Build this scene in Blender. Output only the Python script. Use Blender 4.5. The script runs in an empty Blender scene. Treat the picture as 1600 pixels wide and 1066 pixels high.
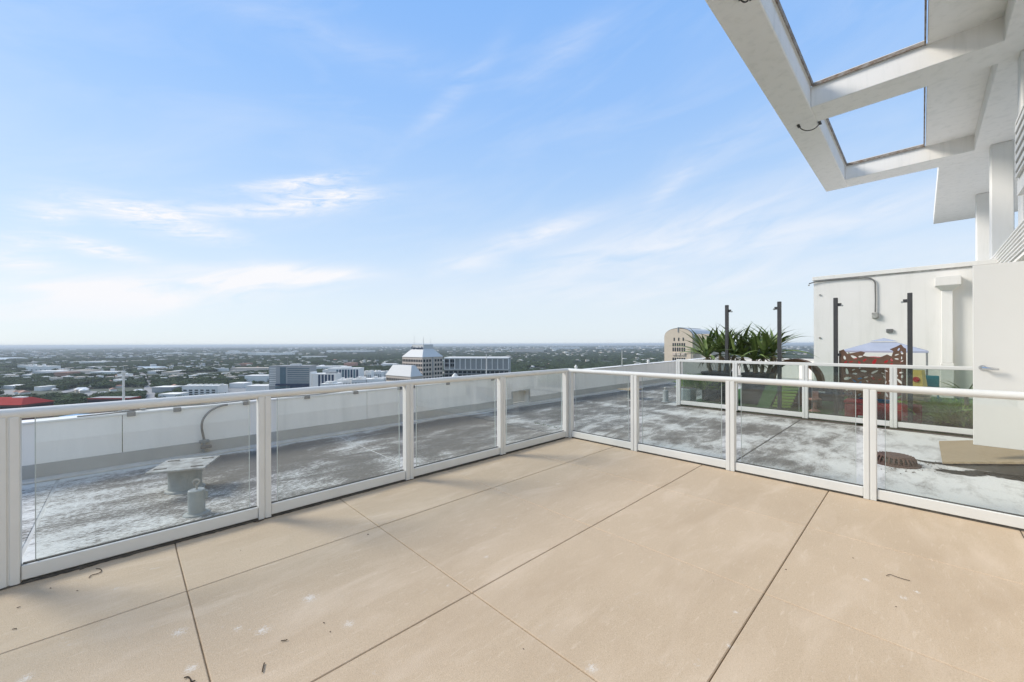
import bpy, math, random
from mathutils import Vector, Matrix
from math import radians as RD, sin, cos, pi, sqrt, atan2, atan, tan, exp
sc = bpy.context.scene
COL = sc.collection
rng = random.Random(7)

# ------------------------------------------------------------------ camera
H = 1.46                                   # eye height above the terrace
F = 623.0                                  # focal length in photo pixels (1600 wide)
YAW = RD(45.8)                             # view direction, counter-clockwise from +X
ROLL = 0.0033
HOR = 537.6 - 533.0                        # horizon below the picture centre
vf = Vector((cos(YAW), sin(YAW), 0)); vr = Vector((sin(YAW), -cos(YAW), 0)); vu = Vector((0, 0, 1))
r2 = vr * cos(ROLL) - vu * sin(ROLL); u2 = vu * cos(ROLL) + vr * sin(ROLL)
cam = bpy.data.cameras.new('camera'); cam.sensor_width = 36; cam.lens = F / 1600 * 36
cam.shift_y = HOR / 1600; cam.clip_start = .05; cam.clip_end = 120000
co = bpy.data.objects.new('camera', cam); COL.objects.link(co)
m = Matrix.Identity(4)
for i in range(3): m[i][0] = r2[i]; m[i][1] = u2[i]; m[i][2] = -vf[i]
m[0][3] = 0; m[1][3] = 0; m[2][3] = H
co.matrix_world = m
sc.camera = co
def ray(px, py):
    return vf + r2 * ((px - 800) / F) + u2 * ((533 + HOR - py) / F)
def onz(px, py, z):
    r = ray(px, py); t = (z - H) / r.z; return Vector((r.x * t, r.y * t, z))
def onx(px, py, x):
    r = ray(px, py); t = x / r.x; return Vector((x, r.y * t, H + r.z * t))
def ony(px, py, y):
    r = ray(px, py); t = y / r.y; return Vector((r.x * t, y, H + r.z * t))
def atd(px, py, d):
    r = ray(px, py); return Vector((r.x * d, r.y * d, H + r.z * d))

# ------------------------------------------------------------------ sky, sun, exposure
SUN = Vector((-.5, .8, .66)).normalized()
EL = math.asin(SUN.z)
world = bpy.data.worlds.new('World'); sc.world = world; world.use_nodes = True
wt = world.node_tree; wt.nodes.clear()
def WN(t, **k):
    n = wt.nodes.new(t)
    for a, b in k.items(): setattr(n, a, b)
    return n
def wm(op, a, b=None, c=None, clamp=False):
    n = wt.nodes.new('ShaderNodeMath'); n.operation = op; n.use_clamp = clamp
    for i, v in enumerate((a, b, c)):
        if v is None: continue
        if isinstance(v, (int, float)): n.inputs[i].default_value = v
        else: wt.links.new(v, n.inputs[i])
    return n.outputs[0]
sky = WN('ShaderNodeTexSky'); sky.sky_type = 'NISHITA'; sky.sun_disc = False
sky.sun_elevation = EL; sky.sun_rotation = atan2(SUN.x, SUN.y); sky.altitude = 100
sky.air_density = 1.0; sky.dust_density = .6; sky.ozone_density = 2.2
tc = WN('ShaderNodeTexCoord'); sep = WN('ShaderNodeSeparateXYZ'); wt.links.new(tc.outputs['Generated'], sep.inputs[0])
X, Y, Z = sep.outputs
az = wm('ARCTAN2', Y, X)
el = wm('ARCSINE', wm('MINIMUM', wm('MAXIMUM', Z, -.999), .999))
def azel(px, py):
    r = ray(px, py).normalized(); return atan2(r.y, r.x), math.asin(r.z)
comb = WN('ShaderNodeCombineXYZ'); wt.links.new(az, comb.inputs[0]); wt.links.new(el, comb.inputs[1])
def wnoise(sx, sy, rot, detail, dist, seed, rough=.6):
    mp = WN('ShaderNodeMapping'); wt.links.new(comb.outputs[0], mp.inputs[0])
    mp.vector_type = 'TEXTURE'; mp.inputs['Rotation'].default_value = (0, 0, rot); mp.inputs['Scale'].default_value = (1 / sx, 1 / sy, 1)
    mp.inputs['Location'].default_value = (seed, seed * .37, 0)
    n = WN('ShaderNodeTexNoise'); n.inputs['Scale'].default_value = 1; n.inputs['Detail'].default_value = detail
    n.inputs['Distortion'].default_value = dist; n.inputs['Roughness'].default_value = rough
    wt.links.new(mp.outputs[0], n.inputs['Vector']); return n.outputs['Fac']
fine = wnoise(14, 75, RD(-9), 9, .8, 3.1, .68)
soft = wnoise(5, 22, RD(-12), 5, .6, 8.7)
streak = wm('MULTIPLY_ADD', wm('SUBTRACT', fine, .46), 3.3, .42, clamp=True)
softs = wm('MULTIPLY_ADD', wm('SUBTRACT', soft, .45), 3.2, .45, clamp=True)
# wisps: photo centre, half length, half height (pixels), tilt (deg, + = rising right), strength, kind
CL = [(250, 344, 105, 17, -7, 1.0, 0), (75, 333, 42, 13, 4, .8, 0), (150, 388, 70, 11, -8, .9, 0), (25, 408, 60, 15, -4, .6, 0),
      (465, 286, 80, 9, 16, .75, 0), (500, 312, 80, 15, 12, .95, 0), (340, 330, 130, 10, 8, .5, 0), (30, 378, 35, 9, 0, .5, 0),
      (450, 430, 120, 15, 3, 1.5, 1), (290, 445, 170, 15, 3, 1.1, 1), (110, 452, 60, 13, 2, 1.3, 1), (100, 488, 190, 18, 3, 1.4, 1), (250, 470, 150, 14, 8, 1.0, 1),
      (840, 366, 80, 14, 16, .8, 1), (725, 415, 40, 13, 8, .6, 1), (1000, 385, 210, 34, 12, .5, 1), (1300, 350, 260, 30, 6, .42, 1),
      (700, 160, 100, 16, 40, .2, 1), (880, 82, 70, 22, 22, .22, 1), (1090, 255, 140, 24, 22, .22, 1), (1050, 290, 60, 12, 40, .2, 1),
      (500, 55, 260, 30, -3, .16, 1), (1120, 440, 380, 26, 2, .35, 1)]
tot = None
for px, py, hx, hy, tilt, st, kind in CL:
    a0, e0 = azel(px, py); a1, e1 = azel(px + 20, py); a2, e2 = azel(px, py - 20)
    sx = abs(a1 - a0) / 20 * hx; sy = max(abs(e2 - e0) / 20 * hy, 1e-4); t = RD(tilt)
    da = wm('SUBTRACT', a0, az); de = wm('SUBTRACT', el, e0)          # da grows to the right
    u = wm('DIVIDE', wm('ADD', wm('MULTIPLY', da, cos(t)), wm('MULTIPLY', de, sin(t))), sx)
    v = wm('DIVIDE', wm('SUBTRACT', wm('MULTIPLY', de, cos(t)), wm('MULTIPLY', da, sin(t))), sy)
    g = wm('EXPONENT', wm('MULTIPLY', wm('ADD', wm('MULTIPLY', u, u), wm('MULTIPLY', v, v)), -.9))
    g = wm('MULTIPLY', wm('MULTIPLY', g, st*(1.3 if kind == 0 else 1)), streak if kind == 0 else softs)
    tot = g if tot is None else wm('ADD', tot, g)
veil = wnoise(2.2, 9, RD(-14), 5, .8, 21.3)
veil = wm('MULTIPLY', wm('SUBTRACT', veil, .47, clamp=True), .4)
tot = wm('ADD', tot, veil)
high = wm('MULTIPLY', wm('SUBTRACT', el, .80), 1.6, clamp=True)  # unseen white veil overhead, added to brighten and neutralise shaded faces
tot = wm('ADD', tot, wm('MULTIPLY', high, wm('MULTIPLY_ADD', soft, .7, .12)))
upm = wm('MULTIPLY', el, 12, clamp=True)
tot = wm('MULTIPLY', wm('MULTIPLY', tot, 1.15, clamp=True), upm)
# thin high veil: an even blue gradient, whiter towards the horizon, over the physical sky
ramp = WN('ShaderNodeValToRGB'); wt.links.new(wm('DIVIDE', wm('MAXIMUM', el, 0), pi/2), ramp.inputs[0]); re = ramp.color_ramp.elements
SK = [(0, (.775, .845, .90)), (.06, (.74, .83, .91)), (.13, (.60, .755, .94)), (.235, (.435, .64, .95)), (.34, (.325, .555, .955)), (.45, (.265, .505, .95)), (1, (.21, .43, .86))]
re[0].position = 0; re[0].color = (*SK[0][1], 1); re[1].position = 1; re[1].color = (*SK[-1][1], 1)
for p_, c_ in SK[1:-1]: k_ = re.new(p_); k_.color = (*c_, 1)
SKYK = 3.34
gs = WN('ShaderNodeMix', data_type='RGBA', blend_type='MULTIPLY'); gs.inputs[0].default_value = 1; gs.inputs[7].default_value = (SKYK, SKYK, SKYK, 1); wt.links.new(ramp.outputs[0], gs.inputs[6])
mixh = WN('ShaderNodeMix', data_type='RGBA'); mixh.inputs[0].default_value = .955; wt.links.new(gs.outputs[2], mixh.inputs[7]); tn = WN('ShaderNodeMix', data_type='RGBA', blend_type='MULTIPLY'); tn.inputs[0].default_value = 1; tn.inputs[7].default_value = (.9, 1.05, 1.2, 1); wt.links.new(sky.outputs[0], tn.inputs[6]); wt.links.new(tn.outputs[2], mixh.inputs[6])
mixc = WN('ShaderNodeMix', data_type='RGBA'); wt.links.new(tot, mixc.inputs[0]); wt.links.new(mixh.outputs[2], mixc.inputs[6])
mixc.inputs[7].default_value = (.96 * SKYK, .965 * SKYK, 1.0 * SKYK, 1)
bg = WN('ShaderNodeBackground'); bg.inputs[1].default_value = .149
wt.links.new(mixc.outputs[2], bg.inputs[0])
wo = WN('ShaderNodeOutputWorld'); wt.links.new(bg.outputs[0], wo.inputs[0])
sl = bpy.data.lights.new('sun', 'SUN'); sl.energy = 2.0; sl.angle = RD(20); sl.color = (1, .935, .84)
so = bpy.data.objects.new('sun', sl); COL.objects.link(so); so.rotation_euler = SUN.to_track_quat('Z', 'Y').to_euler()
so.location = (0, 0, 30)
sc.view_settings.view_transform = 'Standard'; sc.view_settings.look = 'None'; sc.view_settings.exposure = 1.0
sc.view_settings.gamma = 1; sc.view_settings.use_curve_mapping = False
sc.render.engine = 'CYCLES'
sc.cycles.max_bounces = 10; sc.cycles.transparent_max_bounces = 24; sc.cycles.volume_bounces = 0

# ------------------------------------------------------------------ helpers
def tag(o, label=None, cat=None, group=None, kind=None):
    if label: o['label'] = label
    if cat: o['category'] = cat
    if group: o['group'] = group
    if kind: o['kind'] = kind
    return o
def empty(name, loc=(0, 0, 0), rz=0, **k):
    o = bpy.data.objects.new(name, None); COL.objects.link(o); o.location = loc; o.rotation_euler = (0, 0, rz)
    o.empty_display_size = .1
    return tag(o, **k)
def link(name, me, parent=None, loc=None, rz=None):
    o = bpy.data.objects.new(name, me); COL.objects.link(o)
    if parent: o.parent = parent
    if loc is not None: o.location = loc
    if rz is not None: o.rotation_euler = (0, 0, rz)
    return o
class MB:
    def __init__(s): s.v = []; s.f = []; s.mi = []; s.cur = 0
    def add(s, vs, fs, M=None):
        b = len(s.v)
        s.v += [tuple(M @ Vector(p)) if M else tuple(p) for p in vs]
        s.f += [tuple(i + b for i in f) for f in fs]; s.mi += [s.cur] * len(fs); return s
    def box(s, x0, x1, y0, y1, z0, z1, bev=0, M=None):
        if x1 < x0: x0, x1 = x1, x0
        if y1 < y0: y0, y1 = y1, y0
        if z1 < z0: z0, z1 = z1, z0
        if bev <= 0:
            vs = [(x, y, z) for x in (x0, x1) for y in (y0, y1) for z in (z0, z1)]
            return s.add(vs, [(0, 1, 3, 2), (4, 6, 7, 5), (0, 4, 5, 1), (2, 3, 7, 6), (0, 2, 6, 4), (1, 5, 7, 3)], M)
        b = bev; vs = []
        idx = {}
        for sx in (0, 1):
            for sy in (0, 1):
                for sz in (0, 1):
                    X_, Y_, Z_ = (x0, x1)[sx], (y0, y1)[sy], (z0, z1)[sz]
                    dx, dy, dz = (b, -b)[sx], (b, -b)[sy], (b, -b)[sz]
                    for k, p in enumerate(((X_, Y_ + dy, Z_ + dz), (X_ + dx, Y_, Z_ + dz), (X_ + dx, Y_ + dy, Z_))):
                        idx[sx, sy, sz, k] = len(vs); vs.append(p)
        fs = []
        q = lambda *c: fs.append(tuple(idx[i] for i in c))
        for t in (0, 1):
            q((t,0,0,0),(t,1,0,0),(t,1,1,0),(t,0,1,0)); q((0,t,0,1),(1,t,0,1),(1,t,1,1),(0,t,1,1)); q((0,0,t,2),(1,0,t,2),(1,1,t,2),(0,1,t,2))
        for a in (0, 1):
            for c in (0, 1):
                q((a,c,0,0),(a,c,1,0),(a,c,1,1),(a,c,0,1)); q((a,0,c,0),(a,1,c,0),(a,1,c,2),(a,0,c,2)); q((0,a,c,1),(1,a,c,1),(1,a,c,2),(0,a,c,2))
                for d in (0, 1): q((a,c,d,0),(a,c,d,1),(a,c,d,2))
        return s.add(vs, fs, M)
    def cyl(s, p0, p1, r0, r1=None, n=16, caps=True):
        p0 = Vector(p0); p1 = Vector(p1); r1 = r0 if r1 is None else r1
        d = (p1 - p0).normalized(); a = d.orthogonal().normalized(); b = d.cross(a)
        vs = [p + (a * cos(2*pi*i/n) + b * sin(2*pi*i/n)) * r for p, r in ((p0, r0), (p1, r1)) for i in range(n)]
        fs = [(i, (i+1) % n, n + (i+1) % n, n + i) for i in range(n)]
        if caps: fs += [tuple(range(n))[::-1], tuple(range(n, 2*n))]
        return s.add(vs, fs)
    def tube(s, pts, r, n=8):
        pts = [Vector(p) for p in pts]; rings = []; a = None
        for i, p in enumerate(pts):
            d = (pts[min(i+1, len(pts)-1)] - pts[max(i-1, 0)]).normalized()
            if a is None: a = d.orthogonal().normalized()
            a = (a - d * a.dot(d)).normalized(); b = d.cross(a); rr = r[i] if isinstance(r, (list, tuple)) else r
            rings.append([p + (a * cos(2*pi*k/n) + b * sin(2*pi*k/n)) * rr for k in range(n)])
        vs = [v for g in rings for v in g]; fs = []
        for i in range(len(pts) - 1):
            fs += [(i*n + k, i*n + (k+1) % n, (i+1)*n + (k+1) % n, (i+1)*n + k) for k in range(n)]
        fs += [tuple(range(n))[::-1], tuple(range((len(pts)-1)*n, len(pts)*n))]
        return s.add(vs, fs)
    def prism(s, poly, z0, z1, M=None):
        n = len(poly); vs = [(x, y, z0) for x, y in poly] + [(x, y, z1) for x, y in poly]
        return s.add(vs, [tuple(range(n))[::-1], tuple(range(n, 2*n))] + [(i, (i+1) % n, n+(i+1) % n, n+i) for i in range(n)], M)
    def lathe(s, prof, c=(0, 0, 0), n=20):
        vs = []; fs = []; c = Vector(c)
        for r, z in prof: vs += [c + Vector((r*cos(2*pi*i/n), r*sin(2*pi*i/n), z)) for i in range(n)]
        for j in range(len(prof)-1): fs += [(j*n+i, j*n+(i+1) % n, (j+1)*n+(i+1) % n, (j+1)*n+i) for i in range(n)]
        fs += [tuple(range(n))[::-1], tuple(range((len(prof)-1)*n, len(prof)*n))]
        return s.add(vs, fs)
    def mesh(s, name, mats, smooth=False):
        me = bpy.data.meshes.new(name); me.from_pydata(s.v, [], s.f)
        for mm in (mats if isinstance(mats, (list, tuple)) else [mats]): me.materials.append(mm)
        if any(s.mi): me.polygons.foreach_set('material_index', s.mi)
        import bmesh
        bm = bmesh.new(); bm.from_mesh(me); bmesh.ops.recalc_face_normals(bm, faces=bm.faces); bm.to_mesh(me); bm.free()
        if smooth:
            me.shade_smooth()
            try: me.set_sharp_from_angle(angle=RD(35))
            except Exception: pass
        me.update(); return me
    def build(s, name, mats, parent=None, smooth=False, **k):
        o = link(name, s.mesh(name, mats, smooth), parent); return tag(o, **k)

# ------------------------------------------------------------------ materials
def pmat(name, c1, c2=None, scale=3, rough=.6, bump=0, bscale=60, metal=0, stretch=(1, 1, 1), coords='Object', spread=.25, rand=0, spec=.4, detail=6, extra=None):
    mt = bpy.data.materials.new(name); mt.use_nodes = True; t = mt.node_tree; b = t.nodes['Principled BSDF']
    b.inputs['Roughness'].default_value = rough; b.inputs['Metallic'].default_value = metal
    b.inputs['Specular IOR Level'].default_value = spec
    c2 = c2 or tuple(x * .88 for x in c1)
    tx = t.nodes.new('ShaderNodeTexCoord'); src = tx.outputs['Object']
    if coords == 'World':
        g = t.nodes.new('ShaderNodeNewGeometry'); src = g.outputs['Position']
    mp = t.nodes.new('ShaderNodeMapping'); t.links.new(src, mp.inputs[0]); mp.inputs['Scale'].default_value = stretch
    n = t.nodes.new('ShaderNodeTexNoise'); n.inputs['Scale'].default_value = scale; n.inputs['Detail'].default_value = detail; n.inputs['Roughness'].default_value = .62
    t.links.new(mp.outputs[0], n.inputs['Vector'])
    r = t.nodes.new('ShaderNodeMapRange'); t.links.new(n.outputs['Fac'], r.inputs[0]); r.inputs[1].default_value = .5 - spread; r.inputs[2].default_value = .5 + spread
    mx = t.nodes.new('ShaderNodeMix'); mx.data_type = 'RGBA'; t.links.new(r.outputs[0], mx.inputs[0])
    mx.inputs[6].default_value = (*c1, 1); mx.inputs[7].default_value = (*c2, 1)
    out = mx.outputs[2]
    if rand:
        oi = t.nodes.new('ShaderNodeObjectInfo'); hs = t.nodes.new('ShaderNodeHueSaturation')
        rr = t.nodes.new('ShaderNodeMapRange'); t.links.new(oi.outputs['Random'], rr.inputs[0]); rr.inputs[3].default_value = 1 - rand; rr.inputs[4].default_value = 1 + rand
        t.links.new(rr.outputs[0], hs.inputs['Value']); t.links.new(out, hs.inputs['Color']); out = hs.outputs[0]
    if extra: out = extra(t, out, src)
    t.links.new(out, b.inputs['Base Color'])
    if bump:
        n2 = t.nodes.new('ShaderNodeTexNoise'); n2.inputs['Scale'].default_value = bscale; n2.inputs['Detail'].default_value = 4; t.links.new(src, n2.inputs['Vector'])
        bp = t.nodes.new('ShaderNodeBump'); bp.inputs['Strength'].default_value = bump; bp.inputs['Distance'].default_value = .01
        t.links.new(n2.outputs['Fac'], bp.inputs['Height']); t.links.new(bp.outputs[0], b.inputs['Normal'])
    return mt
def nmath(t, op, a, b=None, c=None, clamp=False):
    n = t.nodes.new('ShaderNodeMath'); n.operation = op; n.use_clamp = clamp
    for i, v in enumerate((a, b, c)):
        if v is None: continue
        if isinstance(v, (int, float)): n.inputs[i].default_value = v
        else: t.links.new(v, n.inputs[i])
    return n.outputs[0]
def nnoise(t, src, scale, stretch=(1, 1, 1), detail=5, dist=0, rot=0, rough=.6):
    mp = t.nodes.new('ShaderNodeMapping'); t.links.new(src, mp.inputs[0]); mp.inputs['Scale'].default_value = stretch; mp.inputs['Rotation'].default_value = (0, 0, rot)
    n = t.nodes.new('ShaderNodeTexNoise'); n.inputs['Scale'].default_value = scale; n.inputs['Detail'].default_value = detail
    n.inputs['Distortion'].default_value = dist; n.inputs['Roughness'].default_value = rough
    t.links.new(mp.outputs[0], n.inputs['Vector']); return n.outputs['Fac']
def nmix(t, fac, a, b):
    mx = t.nodes.new('ShaderNodeMix'); mx.data_type = 'RGBA'
    if isinstance(fac, (int, float)): mx.inputs[0].default_value = fac
    else: t.links.new(fac, mx.inputs[0])
    for i, v in ((6, a), (7, b)):
        if isinstance(v, tuple): mx.inputs[i].default_value = (*v, 1)
        else: t.links.new(v, mx.inputs[i])
    return mx.outputs[2]
def glassmat(name, tint, ior=1.5, gl=(1, 1, 1), dirt=.04):
    mt = bpy.data.materials.new(name); mt.use_nodes = True; t = mt.node_tree; t.nodes.clear()
    tr = t.nodes.new('ShaderNodeBsdfTransparent'); tr.inputs[0].default_value = (*tint, 1)
    g = t.nodes.new('ShaderNodeBsdfGlossy'); g.inputs['Roughness'].default_value = .012; g.inputs[0].default_value = (*gl, 1)
    fr = t.nodes.new('ShaderNodeFresnel'); g0 = t.nodes.new('ShaderNodeNewGeometry')
    mi = t.nodes.new('ShaderNodeMix'); mi.data_type = 'FLOAT'; t.links.new(g0.outputs['Backfacing'], mi.inputs[0]); mi.inputs[2].default_value = ior; mi.inputs[3].default_value = 1/ior
    t.links.new(mi.outputs[0], fr.inputs[0])
    m1 = t.nodes.new('ShaderNodeMixShader'); t.links.new(fr.outputs[0], m1.inputs[0]); t.links.new(tr.outputs[0], m1.inputs[1]); t.links.new(g.outputs[0], m1.inputs[2])
    df = t.nodes.new('ShaderNodeBsdfDiffuse'); df.inputs[0].default_value = (.6, .62, .6, 1)
    geo = t.nodes.new('ShaderNodeNewGeometry')
    nz = nnoise(t, geo.outputs['Position'], 5, (1, 1, .35), 6)
    dfac = nmath(t, 'MULTIPLY', nmath(t, 'SUBTRACT', nz, .35, clamp=True), dirt * 3)
    m2 = t.nodes.new('ShaderNodeMixShader'); t.links.new(dfac, m2.inputs[0]); t.links.new(m1.outputs[0], m2.inputs[1]); t.links.new(df.outputs[0], m2.inputs[2])
    o = t.nodes.new('ShaderNodeOutputMaterial'); t.links.new(m2.outputs[0], o.inputs[0]); return mt

def tile_extra(t, out, src):
    # fine aggregate, soft soiling, pale efflorescence spots
    sp = nnoise(t, src, 160, detail=2); f = nmath(t, 'MULTIPLY_ADD', nmath(t, 'SUBTRACT', sp, .5), .9, .0)
    out = nmix(t, nmath(t, 'MULTIPLY', f, 1.9, clamp=True), out, (.27, .20, .12)); lt = nnoise(t, src, 95, detail=3)
    out = nmix(t, nmath(t, 'MULTIPLY', nmath(t, 'SUBTRACT', lt, .54, clamp=True), 3.2, clamp=True), out, (.60, .48, .34))
    dk = nnoise(t, src, 420, detail=1); out = nmix(t, nmath(t, 'MULTIPLY', nmath(t, 'GREATER_THAN', nmath(t, 'ADD', nmath(t, 'MULTIPLY', dk, .8), nmath(t, 'MULTIPLY', nnoise(t, src, 150, detail=1), .2)), .665), .6), out, (.12, .09, .06))
    st = nnoise(t, src, 1.3, (1, 3.2, 1), 6, .6, rot=.25)
    out = nmix(t, nmath(t, 'MULTIPLY_ADD', nmath(t, 'SUBTRACT', st, .5), 2.6, .0, clamp=True), out, (.62, .50, .37))
    sd = nnoise(t, src, .8, (1, 2.5, 1), 5, .5, rot=-.1)
    out = nmix(t, nmath(t, 'MULTIPLY', nmath(t, 'SUBTRACT', sd, .50, clamp=True), 2.6, clamp=True), out, (.42, .315, .21))
    fs = nnoise(t, src, 7, (1, 5, 1), 6, .8, rot=-.05, rough=.7)
    out = nmix(t, nmath(t, 'MULTIPLY', nmath(t, 'SUBTRACT', fs, .58, clamp=True), 4, clamp=True), out, (.64, .53, .40))
    sn = nnoise(t, src, 48, (1, 1.7, 1), detail=8, dist=1.6, rough=.8)
    for px_, py_, rad in ((484, 935, .075), (412, 985, .06), (372, 982, .035), (298, 1045, .05), (280, 988, .06), (1354, 906, .035), (1412, 934, .04), (1432, 925, .03), (1150, 957, .025), (1140, 1010, .03), (925, 1045, .05), (760, 870, .03), (545, 975, .05), (40, 1060, .05)):
        c_ = onz(px_, py_, 0); vd = t.nodes.new('ShaderNodeVectorMath'); vd.operation = 'DISTANCE'; t.links.new(src, vd.inputs[0]); vd.inputs[1].default_value = (c_.x, c_.y, 0)
        m_ = nmath(t, 'SUBTRACT', 1, nmath(t, 'DIVIDE', vd.outputs['Value'], rad), clamp=True)
        out = nmix(t, nmath(t, 'MULTIPLY', nmath(t, 'SUBTRACT', nmath(t, 'ADD', sn, nmath(t, 'MULTIPLY', m_, .16)), .575, clamp=True), nmath(t, 'MULTIPLY', m_, 14), clamp=True), out, (.64, .585, .51))
    pl = nnoise(t, src, 14, (1, 1.6, 1), 8, 1.2, rough=.7); pl2 = nnoise(t, src, 2.3, detail=2)
    pf = nmath(t, 'MULTIPLY', nmath(t, 'MULTIPLY', nmath(t, 'SUBTRACT', pl, .60, clamp=True), 9, clamp=True), nmath(t, 'MULTIPLY', nmath(t, 'SUBTRACT', pl2, .51, clamp=True), 6, clamp=True))
    return nmix(t, nmath(t, 'MULTIPLY', pf, .7), out, (.60, .55, .48))
M = {}
M['tile'] = pmat('terrace_concrete', (.54, .42, .292), (.485, .374, .255), 1.2, .82, .25, 220, coords='World', rand=.035, spec=.25, extra=tile_extra)
M['joint'] = pmat('joint_mortar', (.31, .225, .14), (.15, .105, .06), 8, .9, coords='World')
def roof_extra(t, out, src):
    sp = t.nodes.new('ShaderNodeSeparateXYZ'); t.links.new(src, sp.inputs[0]); x, y, z = sp.outputs
    big = nnoise(t, src, .75, (.75, 1.25, 1), 7, .7, rot=.12, rough=.62)
    mid = nnoise(t, src, 3.2, (.6, 1.5, 1), 8, .5, rot=.1, rough=.7)
    grain = nnoise(t, src, 38, (.6, 1.3, 1), 5, .2, rough=.75)
    # paler close to the wall foot, along the seams and near the drain
    wall = nmath(t, 'SUBTRACT', nmath(t, 'MULTIPLY', nmath(t, 'SUBTRACT', y, 6.52), 5, clamp=True), nmath(t, 'MULTIPLY', nmath(t, 'SUBTRACT', .45, nmath(t, 'ABSOLUTE', nmath(t, 'SUBTRACT', y, 6.2)), clamp=True), .5))
    sx = nmath(t, 'ABSOLUTE', nmath(t, 'SUBTRACT', nmath(t, 'FRACT', nmath(t, 'DIVIDE', nmath(t, 'ADD', x, .53 + 1.51), 3.02)), .5))
    seam = nmath(t, 'MULTIPLY', nmath(t, 'SUBTRACT', .13, sx, clamp=True), 2.6)
    near = nmath(t, 'MULTIPLY', nmath(t, 'SUBTRACT', 4.75, y, clamp=True), .32)
    dr = nmath(t, 'MULTIPLY', nmath(t, 'SUBTRACT', 1.5, y, clamp=True), .36, clamp=True)
    lf = nmath(t, 'MULTIPLY', nmath(t, 'SUBTRACT', 1.3, x, clamp=True), .26)
    val = nmath(t, 'ADD', nmath(t, 'MULTIPLY', nmath(t, 'SUBTRACT', big, .5), 2.4), nmath(t, 'MULTIPLY', nmath(t, 'SUBTRACT', mid, .5), 2.5))
    ga = nmath(t, 'MULTIPLY_ADD', nmath(t, 'MULTIPLY', nmath(t, 'SUBTRACT', 4.5, x), .25, clamp=True), 2.7, .9)
    val = nmath(t, 'ADD', val, nmath(t, 'MULTIPLY', nmath(t, 'SUBTRACT', grain, .5), ga))
    for q in (wall, seam, near, dr, lf): val = nmath(t, 'ADD', val, q)
    val = nmath(t, 'ADD', val, .13, clamp=True)
    cr = t.nodes.new('ShaderNodeValToRGB'); t.links.new(val, cr.inputs[0]); e = cr.color_ramp.elements
    e[0].position = 0; e[0].color = (.135, .128, .115, 1); e[1].position = 1; e[1].color = (.60, .595, .56, 1)
    k = e.new(.35); k.color = (.225, .215, .196, 1); k = e.new(.62); k.color = (.43, .42, .39, 1)
    return cr.outputs[0]
M['roof'] = pmat('weathered_roof', (.4, .4, .4), rough=.85, bump=.5, bscale=45, coords='World', extra=roof_extra, spec=.2)
M['sealant'] = pmat('seam_sealant', (.55, .55, .52), (.36, .35, .32), 5, .8, coords='World')
M['paint'] = pmat('railing_paint', (.675, .67, .63), (.62, .615, .575), 6, .55, .05, 90, coords='World', spread=.3, spec=.25)
def wall_extra(t, out, src):
    s = nnoise(t, src, 2.2, (2.2, 2.2, .18), 6, .4); out = nmix(t, nmath(t, 'MULTIPLY', nmath(t, 'SUBTRACT', s, .5, clamp=True), 1.3, clamp=True), out, (.56, .55, .50))
    d = nnoise(t, src, 60, (1, 1, .5), 2); return nmix(t, nmath(t, 'MULTIPLY', nmath(t, 'GREATER_THAN', d, .76), .4), out, (.35, .33, .3))
M['white'] = pmat('white_stucco', (.79, .77, .735), (.75, .735, .695), 1.6, .75, .12, 140, coords='World', extra=wall_extra)
M['parapet'] = pmat('parapet_paint', (.90, .86, .80), (.86, .82, .76), 1.2, .7, .15, 90, coords='World', extra=wall_extra)
M['band'] = pmat('parapet_foot_paint', (.47, .455, .42), (.40, .385, .35), 2.5, .8, .3, 50, coords='World')
M['ledge'] = pmat('concrete_ledge', (.66, .63, .57), (.50, .47, .42), 4, .85, .3, 50, coords='World')
M['canopy'] = pmat('canopy_stucco', (.90, .865, .81), (.87, .835, .78), .9, .8, .25, 60, coords='World', extra=wall_extra)
M['rust'] = pmat('rusty_flashing', (.19, .13, .09), (.34, .31, .27), 7, .8, .3, 60, coords='World', spread=.12)
M['door'] = pmat('door_paint', (.64, .625, .58), (.62, .605, .56), 1, .4, .02, 90)
M['chrome'] = pmat('satin_chrome', (.65, .65, .64), rough=.22, metal=1)
M['glass'] = glassmat('railing_glass', (.960, .976, .966), dirt=.03)
M['dkglass'] = glassmat('tinted_glass', (.72, .765, .74), dirt=.015)
M['gedge'] = pmat('glass_edge', (.48, .52, .50), (.36, .40, .38), 5, .5, spec=.2)
M['gasket'] = pmat('gasket_and_shade_dark', (.05, .05, .045), (.09, .085, .07), 12, .8)  # also colours the shade strips under the bottom rails and the ramp
M['galv'] = pmat('grey_steel_paint', (.30, .325, .32), (.22, .24, .235), 9, .6, .3, 60, coords='World')
M['plate'] = pmat('weathered_plate', (.44, .44, .41), (.20, .195, .18), 9, .8, .4, 70, coords='World', spread=.14)
M['cable'] = pmat('grey_conduit', (.19, .19, .185), (.13, .13, .125), 12, .5)
M['black'] = pmat('charcoal_steel', (.045, .045, .047), (.065, .064, .062), 8, .45)
M['corten'] = pmat('rust_screen', (.17, .10, .065), (.105, .055, .038), 6, .75, .2, 60)
M['grime'] = pmat('dark_grime', (.045, .037, .028), (.12, .10, .075), 20, .95, .6, 60, coords='World')
M['asphalt'] = pmat('bitumen_patch', (.016, .017, .016), (.045, .045, .04), 11, .9, .6, 40, coords='World', spread=.16, spec=.1)
M['drain'] = pmat('rusty_cast_iron', (.105, .062, .048), (.065, .042, .035), 14, .85, .5, 50)
def ramp_extra(t, out, src):
    ck = t.nodes.new('ShaderNodeTexChecker'); ck.inputs['Scale'].default_value = 22; t.links.new(src, ck.inputs['Vector'])
    return nmix(t, nmath(t, 'MULTIPLY', ck.outputs['Fac'], .7), out, (.26, .20, .12))
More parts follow.
